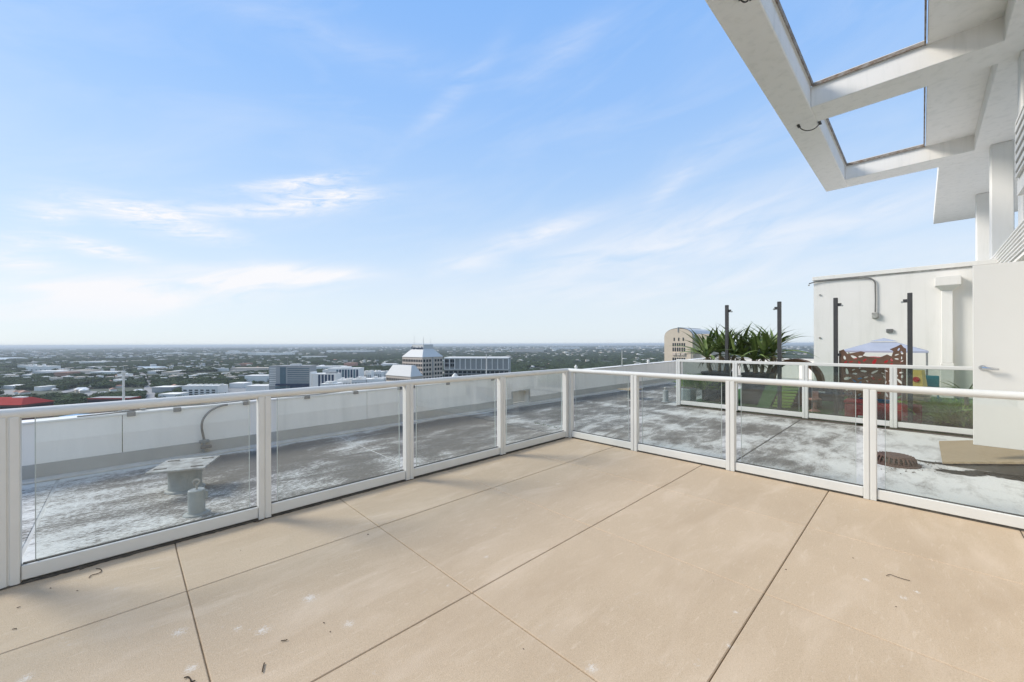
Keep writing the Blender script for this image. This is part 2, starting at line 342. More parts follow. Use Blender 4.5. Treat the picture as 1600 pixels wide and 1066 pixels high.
M['ramp'] = pmat('ribbed_ramp', (.37, .29, .18), (.30, .23, .14), 5, .7, .4, 60, extra=ramp_extra)
M['turf'] = pmat('artificial_turf', (.05, .13, .035), (.035, .09, .025), 30, .95, .8, 150, coords='World')
M['twig'] = pmat('dry_twig', (.045, .03, .02), rough=.9)
M['weed'] = pmat('weed_green', (.14, .20, .05), (.07, .11, .03), 20, .8)

# ------------------------------------------------------------------ terrace floor
RX, RY = 5.0, 3.885                       # railing lines
fl = MB().box(-4.4, RX + .05, -1.5, RY + .05, -.25, -.008).build('terrace_floor', M['joint'], kind='structure')
gx = [-4.4, -3.39, -2.18, -.965, .265, 1.462, 2.675, 3.885, RX - .005]
gy = [-1.49, -.565, .645, 1.845, 3.045, RY - .005]
for i in range(len(gx)-1):
    for j in range(len(gy)-1):
        j0 = .0028; q = rng.uniform(-.0012, .0012)
        MB().box(gx[i]+j0, gx[i+1]-j0, gy[j]+j0, gy[j+1]-j0, -.06, q, bev=.004).build('paving_slab', M['tile'], fl)

# ------------------------------------------------------------------ lower roof around the terrace
rb = MB().box(-7, 21, -1.5, 7.0, -.6, -.036).build('roof_deck', M['sealant'], kind='structure')
xs = [-7, -3.55, -.53, 2.49, 5.51, 8.53, 9.42]
Ys = [RY + .06, 6.86]
ZR = -.03
for i in range(len(xs)-2):
    MB().box(xs[i]+.012, min(xs[i+1]-.012, 8.53), 4.43 if xs[i] > 4 else RY+.055, 6.9, -.07, ZR + rng.uniform(-.002, .002), bev=.004).build('roof_panel', M['roof'], rb)
MB().box(8.54, 20.4, 4.43, 6.9, -.07, ZR, bev=.004).build('roof_panel', M['roof'], rb)
for a, b, c, d in ((RX+.055, 9.45, 1.66, 4.41), (RX+.055, 9.45, -1.45, 1.64)):
    MB().box(a, b, c, d, -.07, ZR, bev=.004).build('roof_panel', M['roof'], rb)

MB().box(RX+.06, 9.44, 1.642, 1.658, -.0355, -.0335).build('seam_filler', M['gasket'], rb)

# ------------------------------------------------------------------ glass railings
def railing(name, origin, ang, posts, L, label, style='round', mat_glass=None, z0=0.0, top=1.075):
    """posts along local +x; local +y is the outer side"""
    root = empty(name, origin, ang, label=label, cat='railing')
    rr = .033
    hr = MB(); 
    if style == 'round':
        n = 14
        prof = [(cos(2*pi*k/n)*.040, top - rr + sin(2*pi*k/n)*rr) for k in range(n)]
    else: prof = [(-.034, top-.052), (-.034, top-.008), (-.026, top), (.026, top), (.034, top-.008), (.034, top-.052)]
    n = len(prof)
    vs = [(x, p[0], p[1]) for x in (-L[0], L[1]) for p in prof]
    hr.add(vs, [(i, (i+1) % n, n+(i+1) % n, n+i) for i in range(n)] + [tuple(range(n))[::-1], tuple(range(n, 2*n))])
    hr.build('handrail', M['paint'], root, smooth=True)
    pm = None
    for x in posts:
        if pm is None:
            b = MB(); zt = top - .05
            for s in (-1, 1): b.box(*(sorted((s*.004, s*.046))), -.038, .038, 0, zt, bev=.004)
            b.box(-.006, .006, -.031, .031, 0, zt)
            pm = b.mesh('post', M['paint'])
        link('post', pm, root, (x, 0, 0))
    for i in range(len(posts)-1):
        a, b_ = posts[i] + .048, posts[i+1] - .048
        br = MB().box(a, b_, -.027, .027, .016, .105, bev=.004).build('bottom_rail', M['paint'], root)
        MB().box(a+.004, b_-.004, .008-.012, .008+.012, .105, .111).build('gasket', M['gasket'], br)
        MB().box(a+.002, b_-.002, -.018, .022, .004, .016).build('rail_gap_shade', M['gasket'], br)  # dark strip stands in for the shade in the gap below the rail
        gp = MB().box(a+.055, b_-.055, .004, .013, .108, top-.045).build('glass_pane', mat_glass, root)
        for q in (a+.055, b_-.055): MB().box(q-.0018, q+.0018, .0035, .0135, .112, top-.05).build('pane_edge', M['gedge'], gp)
    for i in range(len(posts)-1):
        MB().box(posts[i]+.05, posts[i+1]-.05, -.016, .016, top-.058, top-.044).build('rail_channel', M['paint'], root)
    return root
ra = railing('terrace_railing', (0, RY, 0), 0, [-1.875, -.506, .845, 2.205, 3.576, RX-.045], (3.2, RX + .04),
        'white railing with clear glass along the terrace, between tan floor and the long low parapet', 'round', M['glass'])
posts = [0.045, 1.148, 2.352, 3.545, 4.745, 5.3]
rbx = railing('terrace_railing', (RX, RY, 0), -pi/2, posts[:5] , (-.03, 5.36),
        'white railing with clear glass on the right, passing in front of the open door', 'round', M['glass'])
# right railing must look outwards (+X): flip local y
rbx.scale = (1, 1, 1)
# far tinted fence
FX = 9.5
rf = railing('deck_railing', (FX, 4.06, 0), -pi/2, [0, 1.235, 2.475, 3.715, 4.955], (.04, 5.5),
        'white railing with dark tinted glass enclosing the green play deck', 'flat', M['dkglass'], top=1.08)

# dirt caught under the rails
def grime(name, p0, p1, w, n, seed, label, zb=.002):
    r = random.Random(seed); b = MB(); p0 = Vector(p0); p1 = Vector(p1); d = (p1-p0); L = d.length; d.normalize(); s = Vector((-d.y, d.x, 0))
    top = []; bot = []
    wv = 0
    for i in range(n+1):
        wv = .7*wv + .3*r.uniform(.1, 1) ; q = p0 + d*L*i/n
        a = q - s*w*(.35 + wv*r.uniform(.5, 1)); c = q + s*w*.6
        bot.append((a.x, a.y, zb)); top.append((c.x, c.y, zb))
    hs = [r.uniform(.002, .009) for _ in top]
    vs = bot + [((a[0]+c[0])/2, (a[1]+c[1])/2, zb+h) for a, c, h in zip(bot, top, hs)] + top; m_ = n+1
    b.add(vs, [(i, i+1, m_+i+1, m_+i) for i in range(n)] + [(m_+i, m_+i+1, 2*m_+i+1, 2*m_+i) for i in range(n)])
    return b.build(name, M['grime'], label=label, kind='stuff', cat='grime')
grime('grime', (-.9, RY-.03, 0), (RX-.05, RY-.03, 0), .028, 260, 3, 'dark grime caught under the bottom rail of the left railing')
grime('grime', (RX-.02, RY-.05, 0), (RX-.02, -1.3, 0), -.022, 240, 4, 'dark grime caught under the bottom rail of the right railing')
grime('grime', (FX-.0, 4.1, 0), (FX-.0, -1.3, 0), -.16, 160, 5, 'brown dirt strip along the foot of the far tinted railing', zb=-.026)

# ------------------------------------------------------------------ parapet
PY = 6.9
def ptop(x): return .585 + (x + .9) * .0085
par = empty('parapet_wall', (0, PY, 0), label='long low white parapet wall with a grey foot band beyond the left railing', cat='parapet')
seams = [-6, -3.2, -.02+.0, 3.1, 6.2, 9.3, 12.4, 15.5, 20.5]
for i in range(len(seams)-1):
    a, b = seams[i] + (.004 if i else 0), seams[i+1] - .004
    z0, z1 = ptop(a), ptop(b)
    q = MB(); T = .22
    if i == 4:   # panel with the overflow scupper opening, built as four pieces
        sx0, sx1, sz0, sz1 = 6.72, 7.28, .0, .30
        def piece(x0, x1, za, zb0, zb1):
            vs = [(x0, 0, za), (x1, 0, za), (x1, 0, zb1), (x0, 0, zb0), (x0, T, za), (x1, T, za), (x1, T, zb1), (x0, T, zb0)]
            q.add(vs, [(0,1,2,3), (5,4,7,6), (4,0,3,7), (1,5,6,2), (3,2,6,7), (4,5,1,0)])
        piece(a, sx0, -.08, ptop(a), ptop(sx0)); piece(sx1, b, -.08, ptop(sx1), ptop(b))
        piece(sx0, sx1, sz1, ptop(sx0), ptop(sx1)); piece(sx0, sx1, -.08, sz0, sz0)
    else:
        vs = [(a, 0, -.08), (b, 0, -.08), (b, 0, z1), (a, 0, z0), (a, T, -.08), (b, T, -.08), (b, T, z1), (a, T, z0)]
        q.add(vs, [(0,1,2,3), (5,4,7,6), (4,0,3,7), (1,5,6,2), (3,2,6,7), (4,5,1,0)])
    q.build('wall_panel', M['parapet'], par)
# coping, foot band, ledge
c = MB()
for a, b in zip(seams[:-1], seams[1:]):
    z0, z1 = ptop(a)+.003, ptop(b)+.003
    vs = [(a, -.012, z0-.0), (b, -.012, z1), (b, -.012, z1+.022), (a, -.012, z0+.022), (a, .235, z0), (b, .235, z1), (b, .235, z1+.022), (a, .235, z0+.022)]
    c.add(vs, [(0,1,2,3), (5,4,7,6), (4,0,3,7), (1,5,6,2), (3,2,6,7), (4,5,1,0)])
c.build('coping', M['white'], par)
fb = MB(); rr_ = random.Random(2)
for a, b in ((-6, 6.70), (7.30, 20.45)):
    fb.box(a, b, -.028, -.001, -.028, .135)
fb.build('foot_band', M['band'], par)
lg = MB(); lg.prism([(-6, -.21), (20.4, -.21), (20.4, -.03), (-6, -.03)], -.026, -.012); lg.build('ledge', M['ledge'], par)
sb = MB().box(6.69, 7.31, -.03, -.003, .30, .325).box(6.69, 6.715, -.03, -.003, 0, .30).box(7.285, 7.31, -.03, -.003, 0, .30).build('scupper_frame', M['band'], par)
MB().box(6.74, 7.26, .12, .19, .015, .285).build('scupper_liner', M['ledge'], par)
MB().box(6.70, 7.30, -.05, .1, -.018, .012).build('scupper_sill', M['ledge'], par)
# return at the far end
pr = MB().box(20.45, 20.67, -6, PY, -.08, .76).build('parapet_return', M['parapet'], par)
pr.location = (0, -PY, 0)
MB().box(20.42, 20.70, -6, PY+.2, .763, .79).build('coping', M['white'], par).location = (0, -PY, 0)

# things on the parapet
def rod(px, ytop, name, label, r=.011, ball=False):
    p = ony(px, 600, PY + .11); x = p.x; zt = ony(px, ytop, PY+.11).z; zb = ptop(x) + .025
    e = empty(name, (x, PY + .11, zb), label=label, cat='lightning rod', group='rods on the parapet')
    MB().cyl((0, 0, .02), (0, 0, (zt-zb)*.9), r, r*.85, 10).build('rod', M['paint'], e, smooth=True)
    MB().cyl((0, 0, (zt-zb)*.9), (0, 0, zt-zb), r*.55, r*.2, 8).build('tip', M['galv'], e)
    MB().box(-.05, .05, -.03, .03, 0, .02, bev=.003).build('base_plate', M['galv'], e)
    if ball: MB().box(-.02, .02, -.02, .02, (zt-zb)*.82, (zt-zb)*.88, bev=.004).build('collar', M['paint'], e)
rod(193, 572, 'lightning_rod', 'white rod on the parapet above the leftmost glass panes', .014, True)
rod(760, 549, 'lightning_rod', 'thin rod on the parapet in front of the grey concrete building', .010)
rod(972, 545, 'lightning_rod', 'thin rod on the parapet right of the railing corner', .010)
def cap(px, yt, w, label):
    p = ony(px, 590, PY+.11); zt = ony(px, yt, PY+.11).z; zb = ptop(p.x)+.025; h = max(zt-zb, .05)
    o = MB().lathe([(w*.7, 0), (w*.7, h*.45), (w*1.05, h*.5), (w*.95, h*.62), (w*.55, h*.85), (w*.12, h)], (0, 0, 0), 14).build('vent_cap', M['paint'], smooth=True, label=label, cat='vent cap', group='vent caps on the parapet')
    o.location = (p.x, PY+.11, zb)
cap(711, 583, .075, 'white domed cap on the parapet in front of the tall towers')
cap(900, 570, .05, 'small white cap on the parapet just right of the corner post')
cap(1013, 562, .06, 'white domed cap on the parapet, rightmost of its kind')
cap(223, 637, .03, 'little white peg cap on the parapet below the handrail, left end')
# lightning cable lying on the coping, drooping loop to the roof
pts = []
for i in range(60):
    x = -.4 + i*.16; pts.append((x, PY + .05 + .03*sin(x*2.1) , ptop(x) + .038 + .006*sin(x*5)))
MB().tube(pts, .009, 6).build('cable', M['cable'], smooth=True, label='grey cable lying along the top of the parapet', cat='cable')
s0 = ony(350, 634, PY - .02); s1 = ony(318, 655, PY - .05); s2 = ony(319, 690, PY - .05)
def bez(p, n=24):
    out = []
    for i in range(n+1):
        t = i/n; k = len(p)-1; q = Vector((0, 0, 0))
        for j, c_ in enumerate(p): q += Vector(c_) * (math.comb(k, j) * t**j * (1-t)**(k-j))
        out.append(q)
    return out
b0 = ony(321, 706, PY-.1); b0.z = ZR
cab = empty('conduit', (b0.x, b0.y, 0), label='grey conduit rising from the roof and curling over the parapet', cat='conduit')
o = MB().tube([p - Vector((b0.x, b0.y, 0)) for p in bez([s0 + Vector((.04, 0, .01)), s0+Vector((-.12, -.03, .02)), s1 + Vector((-.1, -.04, .03)), s1 + Vector((-.02, -.04, -.1)), Vector((s2.x, s2.y, .16))])], .014, 8).build('pipe', M['cable'], cab, smooth=True)
MB().cyl((s2.x-b0.x, s2.y-b0.y, .0-.03), (s2.x-b0.x, s2.y-b0.y, .17), .02, .02, 10).build('riser', M['galv'], cab)
MB().box(-.06, .05, .03, .08, .12, .16, bev=.005).build('clamp', M['galv'], cab)
MB().box(-.05, .07, -.01, .03, .05, .09, bev=.004).build('fitting', M['cable'], cab)
# clips
for k, px in enumerate((205, 277, 385, 480, 556, 625, 645, 700, 770)):
    p = ony(px, 620, PY-.014)
    MB().box(p.x-.04, p.x+.04, -.03, .06, ptop(p.x)-.02, ptop(p.x)+.032, bev=.003).build('cable_clip', M['cable'], par)

# ------------------------------------------------------------------ roof stanchions
ped = empty('equipment_pedestal', (.45, 5.33, ZR), RD(-24), label='grey pipe pedestal with square steel plate on the roof, behind the left glass pane', cat='pedestal')
MB().lathe([(.17, 0), (.165, .012), (.145, .02), (.14, .03), (.14, .245)], n=28).build('pipe', M['galv'], ped, smooth=True)
MB().box(-.235, .235, -.235, .235, .245, .262, bev=.003).build('plate', M['plate'], ped)
for x, y in ((-.15, -.15), (.15, -.15), (-.15, .15), (.15, .15)):
    MB().box(x-.05, x+.05, y-.012, y+.012, .262, .266).build('slot', M['gasket'], ped)
st = empty('roof_anchor', (.455, 4.47, ZR), label='short grey pipe anchor with an eye bolt, nearest to the left railing', cat='anchor', group='roof anchors')
MB().lathe([(.10, 0), (.095, .01), (.07, .018), (.062, .03), (.062, .21), (.055, .215)], n=24).build('pipe', M['galv'], st, smooth=True)
MB().tube([(.0, 0, .21), (0, 0, .26)] + [(.022*sin(a), 0, .28-.022*cos(a)) for a in [i*pi/6 for i in range(12)]], .008, 6).build('eye_bolt', M['plate'], st, smooth=True)
MB().box(.055, .08, -.02, .02, .12, .19, bev=.003).build('lug', M['galv'], st)
s2p = onz(1040, 628, ZR)
st2 = empty('roof_anchor', s2p, label='short grey pipe anchor beside the left end of the far tinted railing', cat='anchor', group='roof anchors')
MB().lathe([(.10, 0), (.095, .01), (.075, .02), (.07, .03), (.07, .29), (.055, .30)], n=20).build('pipe', M['galv'], st2, smooth=True)
MB().lathe([(.03, .30), (.03, .34), (.05, .35), (.03, .38)], n=10).build('knob', M['plate'], st2, smooth=True)
s3 = onz(984, 623, ZR)
st3 = empty('equipment_pedestal', s3, RD(-10), label='pipe pedestal with a small yellowish plate, far off beside the parapet', cat='pedestal')
MB().lathe([(.07, 0), (.055, .02), (.055, .25)], n=16).build('pipe', M['galv'], st3, smooth=True)
MB().box(-.27, .27, -.2, .2, .25, .268, bev=.003).build('plate', M['ramp'], st3)

# ------------------------------------------------------------------ drain, patch strip, ramp
dc = onz(1398, 724, ZR)
dn = empty('roof_drain', dc, label='rusty domed drain grate on the roof behind the right railing', cat='drain')
MB().lathe([(.235, 0), (.235, .012), (.19, .02), (.185, .03)], n=32).build('ring', M['drain'], dn, smooth=True)
MB().lathe([(.165, .088), (.15, .105), (.06, .112), (.0, .113)], n=28).build('dome_top', M['drain'], dn, smooth=True)
MB().lathe([(.14, .02), (.14, .09)], n=24).build('core', M['gasket'], dn)
rbm = MB().tube([(.19, 0, .022), (.187, 0, .055), (.165, 0, .098)], .011, 5).mesh('rib', M['drain'], True)
for k in range(26): link('rib', rbm, dn, rz=2*pi*k/26)
# debris near drain & bitumen strip
def blobstrip(pts, w, z, mat, name, seed, **k):
    r = random.Random(seed); b = MB(); P = [Vector((p[0], p[1], z)) for p in pts]; L = []; n = 0
    dense = []
    for i in range(len(P)-1):
        for j in range(10): dense.append((P[i].lerp(P[i+1], j/10), w[i] + (w[i+1]-w[i])*j/10))
    dense.append((P[-1], w[-1]))
    for i, (p, ww) in enumerate(dense):
        d = (dense[min(i+1, len(dense)-1)][0] - dense[max(i-1, 0)][0]).normalized(); s = Vector((-d.y, d.x, 0))
        a = p + s*ww*r.uniform(.75, 1.1); c_ = p - s*ww*r.uniform(.75, 1.1)
        L += [a, c_]
    n = len(dense)
    b.add(L, [(2*i, 2*i+1, 2*i+3, 2*i+2) for i in range(n-1)])
    return b.build(name, mat, **k)
st_pts = [onz(*q, ZR) for q in ((1428, 718), (1445, 722), (1480, 726), (1530, 731), (1600, 741), (1700, 758))]
blobstrip(st_pts, [.02, .05, .06, .07, .085, .085], ZR+.004, M['asphalt'], 'bitumen_strip', 2, label='thin black bitumen line running from the drain to the right', cat='bitumen patch')
st_pts = [onz(*q, ZR) for q in ((1460, 735), (1480, 737), (1510, 741), (1535, 739), (1570, 745), (1600, 749), (1700, 766))]
blobstrip(st_pts, [.01, .09, .09, .085, .13, .14, .15], ZR+.008, M['asphalt'], 'bitumen_strip', 8, label='wide black bitumen patch below the thin line, right of the drain', cat='bitumen patch')
dl = MB(); r = random.Random(5)
for k in range(150):
    p = onz(1385 + r.random()*90 + r.gauss(0, 12), 727 + r.gauss(0, 4) + r.random()*8, ZR); a = r.random()*6.3; s = r.uniform(.006, .02)
    dl.add([(p.x+cos(a)*s, p.y+sin(a)*s, ZR+.003), (p.x-cos(a)*s, p.y-sin(a)*s*.5, ZR+.003), (p.x-sin(a)*s*.5, p.y+cos(a)*s*.4, ZR+.010)], [(0, 1, 2)])
dl.build('leaf_litter', M['twig'], kind='stuff', label='dry leaf bits washed up around the rusty drain', cat='litter')
rx0, rx1, ry0, ry1 = 7.12, 8.6, -.17, -1.5
zr0, zr1 = .02, .32
rp = empty('door_ramp', (rx0, ry0, ZR), label='tan ribbed threshold ramp rising towards the open door', cat='ramp')
th = .03
vs = []
L = abs(ry1-ry0); W = rx1-rx0
top = MB(); top.add([(0, 0, zr0+.02), (W, 0, zr0+.02), (W, -L, zr1), (0, -L, zr1), (0, 0, zr0-.0), (W, 0, zr0), (W, -L, zr1-th), (0, -L, zr1-th)],
    [(0,1,2,3), (7,6,5,4), (0,3,7,4), (1,5,6,2), (0,4,5,1), (3,2,6,7)])
top.build('tread', M['ramp'], rp)
MB().add([(.02, -.05, 0), (.02, -L, 0), (.02, -L, zr1-th-.004), (.05, -.05, 0), (.05, -L, 0), (.05, -L, zr1-th-.004)], [(0,1,2), (3,5,4), (0,3,4,1), (1,4,5,2), (0,2,5,3)]).build('ramp_shade_board', M['gasket'], rp)  # near-black board stands in for the shade beneath the raised tread

# ------------------------------------------------------------------ penthouse wall with open door and siding
WY = -1.5
ph = empty('penthouse', (0, WY, 0), label='white penthouse wall with ribbed siding and an open door at the right edge', cat='building')
w = MB()
w.box(-4.4, 7.2, -.25, 0, -.25, 3.1); w.box(8.15, 15.58, -.25, 0, -.25, 3.1); w.box(7.2, 8.15, -.25, 0, 2.42, 3.1); w.box(7.2, 8.15, -.25, 0, -.25, .24)
w.build('wall', M['white'], ph)
MB().box(-4.4, 17.5, -.3, .17, 3.1, 3.16).build('soffit', M['canopy'], ph)
nb = 7; bh = (3.76-3.16)/nb
for k in range(nb):
    z0 = 3.16 + k*bh
    b = MB(); y = .17
    b.add([(-4.4, y, z0+.002), (17.5, y, z0+.002), (17.5, y+.028, z0+.016), (-4.4, y+.028, z0+.016), (-4.4, y+.028, z0+bh*.55), (17.5, y+.028, z0+bh*.55), (17.5, y, z0+bh*.75), (-4.4, y, z0+bh*.75), (-4.4, y, z0+bh-.001), (17.5, y, z0+bh-.001),
           (-4.4, y-.02, z0+.002), (17.5, y-.02, z0+.002), (-4.4, y-.02, z0+bh-.001), (17.5, y-.02, z0+bh-.001)],
          [(0,1,2,3), (3,2,5,4), (4,5,6,7), (7,6,9,8), (10,11,1,0), (8,9,13,12), (10,12,13,11), (1,11,13,9,6,5,2), (0,3,4,7,8,12,10)])
    b.build('siding_board', M['white'], ph)
MB().box(-4.4, 17.5, -3, .148, 3.162, 3.755).build('fascia_core', M['canopy'], ph)
fr = MB().box(7.12, 7.2, -.02, .03, .0, 2.42).box(8.15, 8.23, -.02, .03, 0, 2.42).box(7.12, 8.23, -.02, .03, 2.421, 2.5).build('door_frame', M['door'], ph)
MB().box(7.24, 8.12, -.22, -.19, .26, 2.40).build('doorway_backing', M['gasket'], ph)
dr = MB().box(7.18, 7.225, .02, 1.08, .255, 2.365, bev=.003).build('door', M['door'], ph, label='white flat door standing open')
hx, hy, hz_ = 7.18, 1.01, 1.165
hd = MB().cyl((hx, hy, hz_), (hx-.012, hy, hz_), .03, n=20).cyl((hx-.012, hy, hz_), (hx-.06, hy, hz_), .011, n=10)
hd.tube([(hx-.056, hy+.006, hz_), (hx-.06, hy-.03, hz_-.003), (hx-.058, hy-.09, hz_-.010), (hx-.054, hy-.12, hz_-.012)], [.018, .017, .015, .013], 8)
hd.build('handle', M['chrome'], dr, smooth=True)
# roof-edge bits at the right border: louvred unit
lu = empty('louver_unit', (12.72, -1.3, 4.72), label='white louvred vent box high at the right edge of the picture', cat='vent')
MB().box(-2.2, 0, -.7, 0, 0, .05).box(-2.2, 0, -.7, 0, 1.05, 1.1).box(-.07, 0, -.7, 0, .05, 1.05).box(-2.2, -2.13, -.7, 0, .05, 1.05).build('casing', M['white'], lu)
for k in range(5):
    MB().box(-2.12, -.08, -.06, .012, .10+k*.19, .20+k*.19, bev=.004).build('slat', M['white'], lu)
MB().box(-2.12, -.08, -.5, -.1, .06, 1.04).build('core', M['gasket'], lu)
MB().box(-2.2, .25, -.5, -.05, -.30, -.004).build('bracket', M['canopy'], lu)

# ------------------------------------------------------------------ rooftop block (white wall behind the play deck)
BX = 15.6
y0b = onx(1271.5, 500, BX).y
bk = empty('rooftop_block', (BX, y0b, 0), label='plain white rooftop block behind the play deck, with a conduit and a downspout', cat='building')
BT = 3.42
MB().box(0, 14.5, -9, 0, -.3, BT).build('wall', M['white'], bk)
MB().box(-.035, 14.5, -9, .03, BT+.003, BT+.12, bev=.006).build('coping', M['white'], bk)
MB().box(-.02, 0-.002, -9, 0, BT-.03, BT).build('drip_edge', M['plate'], bk)
P = lambda px, py, off=0: onx(px, py, BX-off) - Vector((BX, y0b, 0))
pc = [P(1264, 443.5, .05), P(1276, 440, .05), P(1300, 437.5, .04), P(1330, 435, .04), P(1350, 434.3, .04)] + bez([P(1352, 434.3, .04), P(1369, 434, .04), P(1367.5, 448, .04)], 8) + [P(1368, 470, .04), P(1367.5, 488, .04)]
MB().tube(pc, .018, 8).build('conduit', M['cable'], bk, smooth=True)
j = P(1367.5, 492); MB().box(-.09, 0, j.y-.07, j.y+.07, j.z-.1, j.z+.06, bev=.008).build('junction_box', M['plate'], bk)
j = P(1390, 517); MB().box(-.05, 0, j.y-.07, j.y+.07, j.z-.05, j.z+.05, bev=.006).build('outlet_box', M['cable'], bk)
for q in ((1264, 446), (1281, 461), (1281, 528)):
    j = P(*q); MB().box(-.03, 0, j.y-.02, j.y+.02, j.z-.02, j.z+.02).build('bracket', M['plate'], bk)
ds = empty('downspout', (BX, 0, 0), label='white downspout with a square collector head on the rooftop block wall', cat='downspout')
a = onx(1461, 433, BX-.3); b = onx(1502, 433, BX-.3); zt = onx(1461, 433, BX-.3).z; zm = onx(1461, 447, BX-.3).z; zl = onx(1470, 453, BX-.2).z
MB().box(-.30, -.002, b.y, a.y, zm, zt, bev=.006).build('collector_head', M['white'], ds)
pa = onx(1471, 500, BX-.15).y; pb = onx(1489, 500, BX-.15).y
hb = MB(); hb.add([(-.30, b.y, zm-.001), (-.30, a.y, zm-.001), (-.004, a.y, zm-.001), (-.004, b.y, zm-.001), (-.15, pb, zl-.02), (-.15, pa, zl-.02), (-.004, pa, zl-.02), (-.004, pb, zl-.02)],
    [(0,1,2,3), (7,6,5,4), (0,4,5,1), (1,5,6,2), (2,6,7,3), (3,7,4,0)]); hb.build('funnel', M['white'], ds)
MB().box(-.15, -.004, pb, pa, .92, zl-.021, bev=.008).build('pipe', M['white'], ds)
MB().box(-.17, -.004, pb-.02, pa+.02, -.0, .915, bev=.01).build('pipe_shoe', M['white'], ds)

# ------------------------------------------------------------------ canopy
ZC = 7.5; ZT = 8.06
cy0, cy1, xe = 1.98, 2.66, 20.15
cn = empty('rooftop_canopy', (0, 0, ZC), label='big white concrete canopy with two open bays and square columns, upper right', cat='canopy')
cn.location = (0, 0, 0)
MB().box(3.0, xe, cy0, cy1, ZC, ZT+.1, bev=.02).build('edge_beam', M['canopy'], cn)
for a, b in ((6.1, 7.05), (12.66, 13.6), (19.2, xe)):
    MB().box(a, b, -1.5, cy0-.001, ZC+.002, ZT-.02, bev=.015).build('cross_beam', M['canopy'], cn)
SY = -.1
MB().box(3.0, xe, -6.5, SY, ZT-.06, ZT+.12, bev=.01).build('slab', M['canopy'], cn)
MB().box(3.0, xe, -6.5, -1.16, ZC, ZT-.061, bev=.012).build('spine', M['canopy'], cn)
pn = onz(1464.5, 269, ZC); pfar = onz(1464, 349.5, ZC)
MB().box(xe+.001, pfar.x, -6.5, -.42, ZC+.001, ZT-.061).build('end_slab', M['canopy'], cn)
fl_ = MB()
for a, b in ((7.05, 12.66), (13.6, 19.2)):
    for q in (MB().box(a+.03, b-.03, cy0-.06, cy0-.035, ZT-.05, ZT+.07), MB().box(a+.03, b-.03, SY+.02, SY+.05, ZT-.08, ZT+.14),
              MB().box(b-.06, b-.03, SY+.05, cy0-.06, ZT-.06, ZT+.02)):
        q.build('flashing', M['rust'], cn)
    for q in (MB().box(a+.03, b-.03, cy0-.033, cy0-.001, ZT-.03, ZT+.1), MB().box(b-.029, b-.001, SY+.05, cy0-.06, ZT-.03, ZT+.05)):
        q.build('curb', M['white'], cn)
cw = .45
for X0, zb in ((13.3, 3.76), (19.0, 3.5), (24.9, 3.5)):
    yb = -1.48 if X0 > 14 else -1.44
    if X0 > 20: yb = -1.42-.38
    if X0 > 20:
        e = onx(1524, 360, X0+cw); yb = e.y
    MB().box(X0, X0+cw, yb-cw, yb, zb, ZC-.001, bev=.02).build('column', M['white'], cn)
# hanging cables under the edge beam
def hang(p, q, drop, label):
    a = onz(*p, ZC-.01); b = onz(*q, ZC-.01); mid = (a+b)/2 - Vector((0, 0, drop))
    e = empty('hanging_cable', a, label=label, cat='cable')
    MB().tube([v - a for v in bez([a, a.lerp(b, .2) - Vector((0, 0, drop*1.4)), a.lerp(b, .8) - Vector((0, 0, drop*1.4)), b], 14)], .013, 6).build('cable', M['gasket'], e, smooth=True)
    for k in (Vector((0, 0, 0)), b-a):
        MB().box(k.x-.09, k.x+.09, k.y-.03, k.y+.03, k.z-.02, k.z+.009).build('clamp', M['gasket'], e)
hang((1248, 197), (1281, 192), .16, 'short dark cable drooping between two clamps under the canopy beam')
hang((1155, -6), (1172, -6), .1, 'short dark cable under the canopy beam at the top edge of the picture')

# ------------------------------------------------------------------ play deck
tf = MB().box(FX+.06, BX-.01, -1.49, 4.04, -.06, .012).build('turf_deck', M['turf'], kind='structure')
PXX = 10.2
pmesh = None
tops = []
for k, (px, side, lab) in enumerate(((1136, 1, 'charcoal steel post rising through the palms, leftmost of the four'), (1218, -1, 'charcoal steel post just right of the palms'),
                             (1306, 1, 'charcoal steel post at the left side of the rust screen'), (1422, -1, 'charcoal steel post at the right side of the rust screen'))):
    y = onx(px, 560, PXX).y
    e = empty('steel_post', (PXX, y, 0), label=lab, cat='post', group='charcoal posts on the play deck')
    MB().box(-.035, .035, -.034, .034, .012, 2.36, bev=.004).build('shaft', M['black'], e)
    MB().box(-.015, .015, -side*.035, -side*.09, 2.19, 2.25).build('bracket', M['black'], e)
    MB().cyl((-.02, -side*.10, 2.20), (.02, -side*.10, 2.20), .018, n=12).build('ring', M['galv'], e)
    MB().box(-.09, .09, -.09, .09, .012, .03).build('base_plate', M['black'], e)
    tops.append(y)
# laser-cut rust screen
def curve_mesh(name, outer, holes, thick):
    cu = bpy.data.curves.new(name, 'CURVE'); cu.dimensions = '2D'; cu.fill_mode = 'BOTH'; cu.extrude = thick/2
    for pl in [outer] + holes:
        s = cu.splines.new('POLY'); s.points.add(len(pl)-1)
        for i, (x, y) in enumerate(pl): s.points[i].co = (x, y, 0, 1)
        s.use_cyclic_u = True
    o = bpy.data.objects.new(name, cu); COL.objects.link(o)
    dg = bpy.context.evaluated_depsgraph_get(); me = bpy.data.meshes.new_from_object(o.evaluated_get(dg))
    bpy.data.objects.remove(o); return me
ya, yb_ = tops[2]-.05, tops[3]+.05      # ya > yb_
def q2(px, py):
    p = onx(px, py, PXX); return (ya - p.y, p.z)
Wd = ya - yb_
prof = [(1313, 548), (1318, 546), (1324, 553), (1336, 551), (1345, 549), (1352, 551), (1348, 556), (1360, 558), (1374, 559), (1386, 554), (1393, 557), (1396, 549), (1390, 546), (1400, 542), (1408, 538), (1412, 543), (1419, 545)]
up = [q2(*p) for p in prof]; up = [(min(max(x, .0), Wd), z) for x, z in up]
